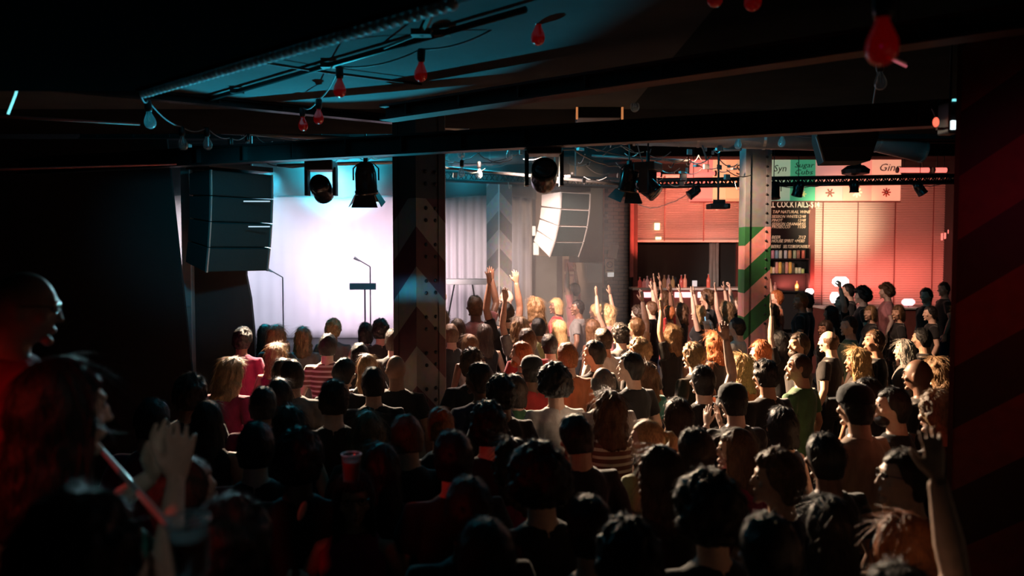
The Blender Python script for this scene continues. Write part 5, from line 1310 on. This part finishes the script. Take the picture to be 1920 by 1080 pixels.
# people on or beside the platform, posed for their own places
def head_to_loc(px, py, s, z0, pk, rz):
    hz_ = z0 + HC.z * s; q_ = PZ(px, py, hz_); o_ = Matrix.Rotation(rz, 3, 'Z') @ Vector((0, HC.y * s, 0))
    return Vector((q_.x - o_.x, q_.y - o_.y, z0)), q_
rnd = random.Random(11); rows = []
for ln in CROWD.strip().split('\n'):
    a_ = ln.split('|'); px, py = map(float, a_[0].split()); st, hc_, tc_, po, tn, fl2, txt = a_[1:8]
    fem = st in ('bob', 'long', 'wavy', 'bun', 'pony'); s = (.945 if fem else 1.0) + rnd.uniform(-.02, .02)
    z0 = 0.0; q_ = PZ(px, py, HC.z * s)
    if q_.y > DECK_Y - .15 and px > 960:
        z0 = DECK_H; q_ = PZ(px, py, z0 + HC.z * s)
        y_ = min(13.6, max(DECK_Y + .22, q_.y)); need = (P(px, py, y_).z - z0) / HC.z; s = max(.93, min(1.09, need)); q_ = P(px, py, y_)
    elif q_.y > 9.9 and px <= 1000:
        y_ = 9.9 - rnd.random() * .5; s = min(1.10, P(px, py, y_).z / HC.z); q_ = P(px, py, y_)
    rows.append(dict(px=px, py=py, st=st, hc=hc_, tc=tc_, po=po, tn=float(tn), fl=fl2, txt=txt, fem=fem, s=s, z0=z0, x=q_.x, y=q_.y))
# ease bodies apart, keeping each near its line of sight
OBST = [(P(785, 293, 6.75).x, 6.75, .40), (P(1414, 450, 10.6).x, 10.6, .42)]
for it in range(90):
    for i, a_ in enumerate(rows):
        for b_ in rows[:i]:
            if a_['z0'] != b_['z0'] and abs(a_['y'] - b_['y']) > .5: continue
            dx, dy = a_['x'] - b_['x'], a_['y'] - b_['y']; d_ = math.hypot(dx, dy); mn = .43
            if d_ < mn:
                k = (mn - d_) / max(d_, .02) * .25; a_['x'] += dx * k * .6; b_['x'] -= dx * k * .6; a_['y'] += (dy or .02) * k; b_['y'] -= (dy or .02) * k
        for ox, oy, r_ in OBST:
            dx, dy = a_['x'] - ox, a_['y'] - oy; d_ = math.hypot(dx, dy)
            if d_ < r_: a_['x'] += dx / max(d_, .02) * (r_ - d_) * .5; a_['y'] += dy / max(d_, .02) * (r_ - d_) * .5
        if a_['z0'] > 0: a_['y'] = max(a_['y'], DECK_Y + .22)
        elif a_['x'] > -.4: a_['y'] = min(a_['y'], DECK_Y - .28)
        if a_['px'] <= 1000: a_['y'] = min(a_['y'], 9.95)
PK = {'n': ('Mn', 'Fn'), 't': ('Mt', 'Ft'), 'r': ('Mr', 'Fl'), 'l': ('Ml', 'Fl'), 'U': ('MU', 'FL'), 'B': ('MB', 'FB'), 'P': ('MP', 'FP'), 'C': ('MC', 'FC'), 'D': ('MD', 'FD'), 'F': ('MF', 'FL'), 'L': ('MF', 'FL'), 'W': ('MU', 'FW')}
def short_label(r):
    who = 'woman' if r['fem'] else 'man'
    hair = STYLE_TXT[r['st']].format(r['hc'])
    l = r['txt']
    base = '%s with %s, ' % (who, hair)
    while len((base + l).replace('-', ' ').split()) > 16: base = 'person with %s, ' % hair; l = ' '.join(l.split()[:16 - len(base.split())])
    return base + l
for r in rows:
    face = math.atan2(-(-2.2 - r['x']), 12.5 - r['y'])
    rz = max(-.6, min(1.2, face * .85)) + R(r['tn']) * .6 + rnd.uniform(-.12, .12)
    s = r['s']; o_ = Matrix.Rotation(rz, 3, 'Z') @ Vector((0, HC.y * s, 0))
    # after easing, adjust stature a touch so the head stays at its height in view
    need = (P(r['px'], r['py'], r['y']).z - r['z0']) / HC.z; s = max(s - .05, min(s + .05, need))
    near = r['y'] < 7
    pk = PK[r['po']][1 if r['fem'] else 0]
    p = build_person(r['st'], r['hc'], r['tc'], pk, (r['x'] - o_.x, r['y'] - o_.y, r['z0']), rz, s, near, beard='K' in r['fl'], glasses='G' in r['fl'], striped='S' in r['fl'])
    tag(p, short_label(r), 'person', 'people in the crowd facing the stage')
    r['o'] = p
print('NEAREST', sorted([(round(r['y'], 1), r['px']) for r in rows])[:6])
def world_of(p, v):
    bpy.context.view_layer.update(); return p.matrix_world @ v
# phones held up by two of them
def hold_phone(p, v, label):
    bpy.context.view_layer.update()
    t = thing('phone', label, 'phone', p.matrix_world @ v, (R(-8), 0, p.rotation_euler.z + R(8)))
    obj('body', B(box, (0, 0, 0), (.074, .010, .150), None, .003), M['phone'], t); obj('screen', B(box, (0, -.0065, 0), (.066, .002, .138)), M['screen'], t)
by = {(r['px'], r['py']): r['o'] for r in rows}
hold_phone(by[(1380, 615)], Vector((0, .40, 1.655)), 'lit phone held up in both hands below the striped column')
hold_phone(by[(738, 640)], Vector((.255, .115, 2.0)), 'phone in the raised hand at the left edge of the chevron column')

# bald man in glasses standing on the platform
SK = (.42, .24, .17)
loc, _ = head_to_loc(34, 578, 1.0, .76, 'Mn', 0)
p = build_person('bald', 'black', 'maroon', 'Mr', loc, R(-38), 1.0, True, glasses=True, skin=SK)
tag(p, 'bald man in glasses, standing tall at the left edge', 'person')
# figures at the near left
def near_person(px, py, y, s, z0, style, hc_, tc_, pk, rz, label, **k):
    q_ = P(px, py, y); s = (q_.z - z0) / HC.z if s is None else s
    o_ = Matrix.Rotation(rz, 3, 'Z') @ Vector((0, HC.y * s, 0))
    p = build_person(style, hc_, tc_, pk, (q_.x - o_.x, q_.y - o_.y, z0), rz, s, True, **k); return tag(p, label, 'person')
near_person(112, 775, 2.0, None, .42, 'long', 'black', 'teal', 'FC', R(-35), 'person in a teal sleeve, hands raised at the chin, below the bald man')  # teal highlight on the sleeve put into the cloth colour
near_person(345, 935, 2.6, None, 0.0, 'short', 'dark brown', 'black', 'FD', R(-60), 'bare shouldered person in profile beside the handrail', skin=(.55, .40, .30))
near_person(150, 1065, 1.55, None, .42, 'afro', 'black', 'maroon', 'Mn', R(-20), 'dark curly head filling the lower left corner')
near_person(430, 1035, 2.1, None, 0.0, 'curly', 'black', 'black', 'Mn', R(-10), 'dark curly head right of the handrail end, bottom edge')
pr = near_person(661, 935, 3.35, None, 0.0, 'long', 'black', 'maroon', 'FD', R(176), 'woman facing the camera, dark glasses, drink before her', glasses=True, skin=(.40, .22, .15))
# drinks
def cup(name, label, loc, rot=(0, 0, 0), s=1.0):
    t = thing(name, label, 'cup', loc, rot); t.scale = (s, s, s)
    bm = bmesh.new(); prof = [(.026, 0), (.030, .002), (.036, .10), (.038, .103), (.036, .104), (.034, .10), (.028, .006), (.002, .005)]
    n = 20; rings = []
    for r_, z in prof: rings.append([bm.verts.new((r_ * math.cos(2 * math.pi * k / n), r_ * math.sin(2 * math.pi * k / n), z)) for k in range(n)])
    for a_, b_ in zip(rings, rings[1:]):
        for k in range(n): bm.faces.new((a_[k], a_[(k + 1) % n], b_[(k + 1) % n], b_[k]))
    obj('cup_wall', bm, M['cupglass'], t, smooth=True)
    obj('rim', B(tube, [(.037 * math.cos(k * .3307), .037 * math.sin(k * .3307), .104) for k in range(20)], .0022, 6, False), M['chrome'], t)
    obj('drink', B(lathe, [(.026, .008), (.033, .075), (.002, .075)], 18), mat('red_drink', (.35, .03, .02), .1), t); return t
cup('plastic_cup', 'clear cup whose bright rim shows above the woman facing the camera', P(659, 902, 3.15), s=1.05)
cup('wine_glass', 'glass with a red drink at the lower end of the handrail', P(360, 1075, 1.42), (R(8), 0, 0), s=1.0)
t = thing('bright_disc', 'pale oval disc catching light left of the woman facing the camera', 'disc', P(567, 958, 3.2), (0, R(20), R(25)))  # disc made up for a small patch of brightness
obj('face', B(ellip, (0, 0, 0), (.016, .006, .042), 16), mat('pale_disc', (.6, .56, .42), .5), t, smooth=True); obj('back', B(ellip, (0, .004, 0), (.018, .005, .045), 16), M['black'], t, smooth=True)
bpy.context.view_layer.update()
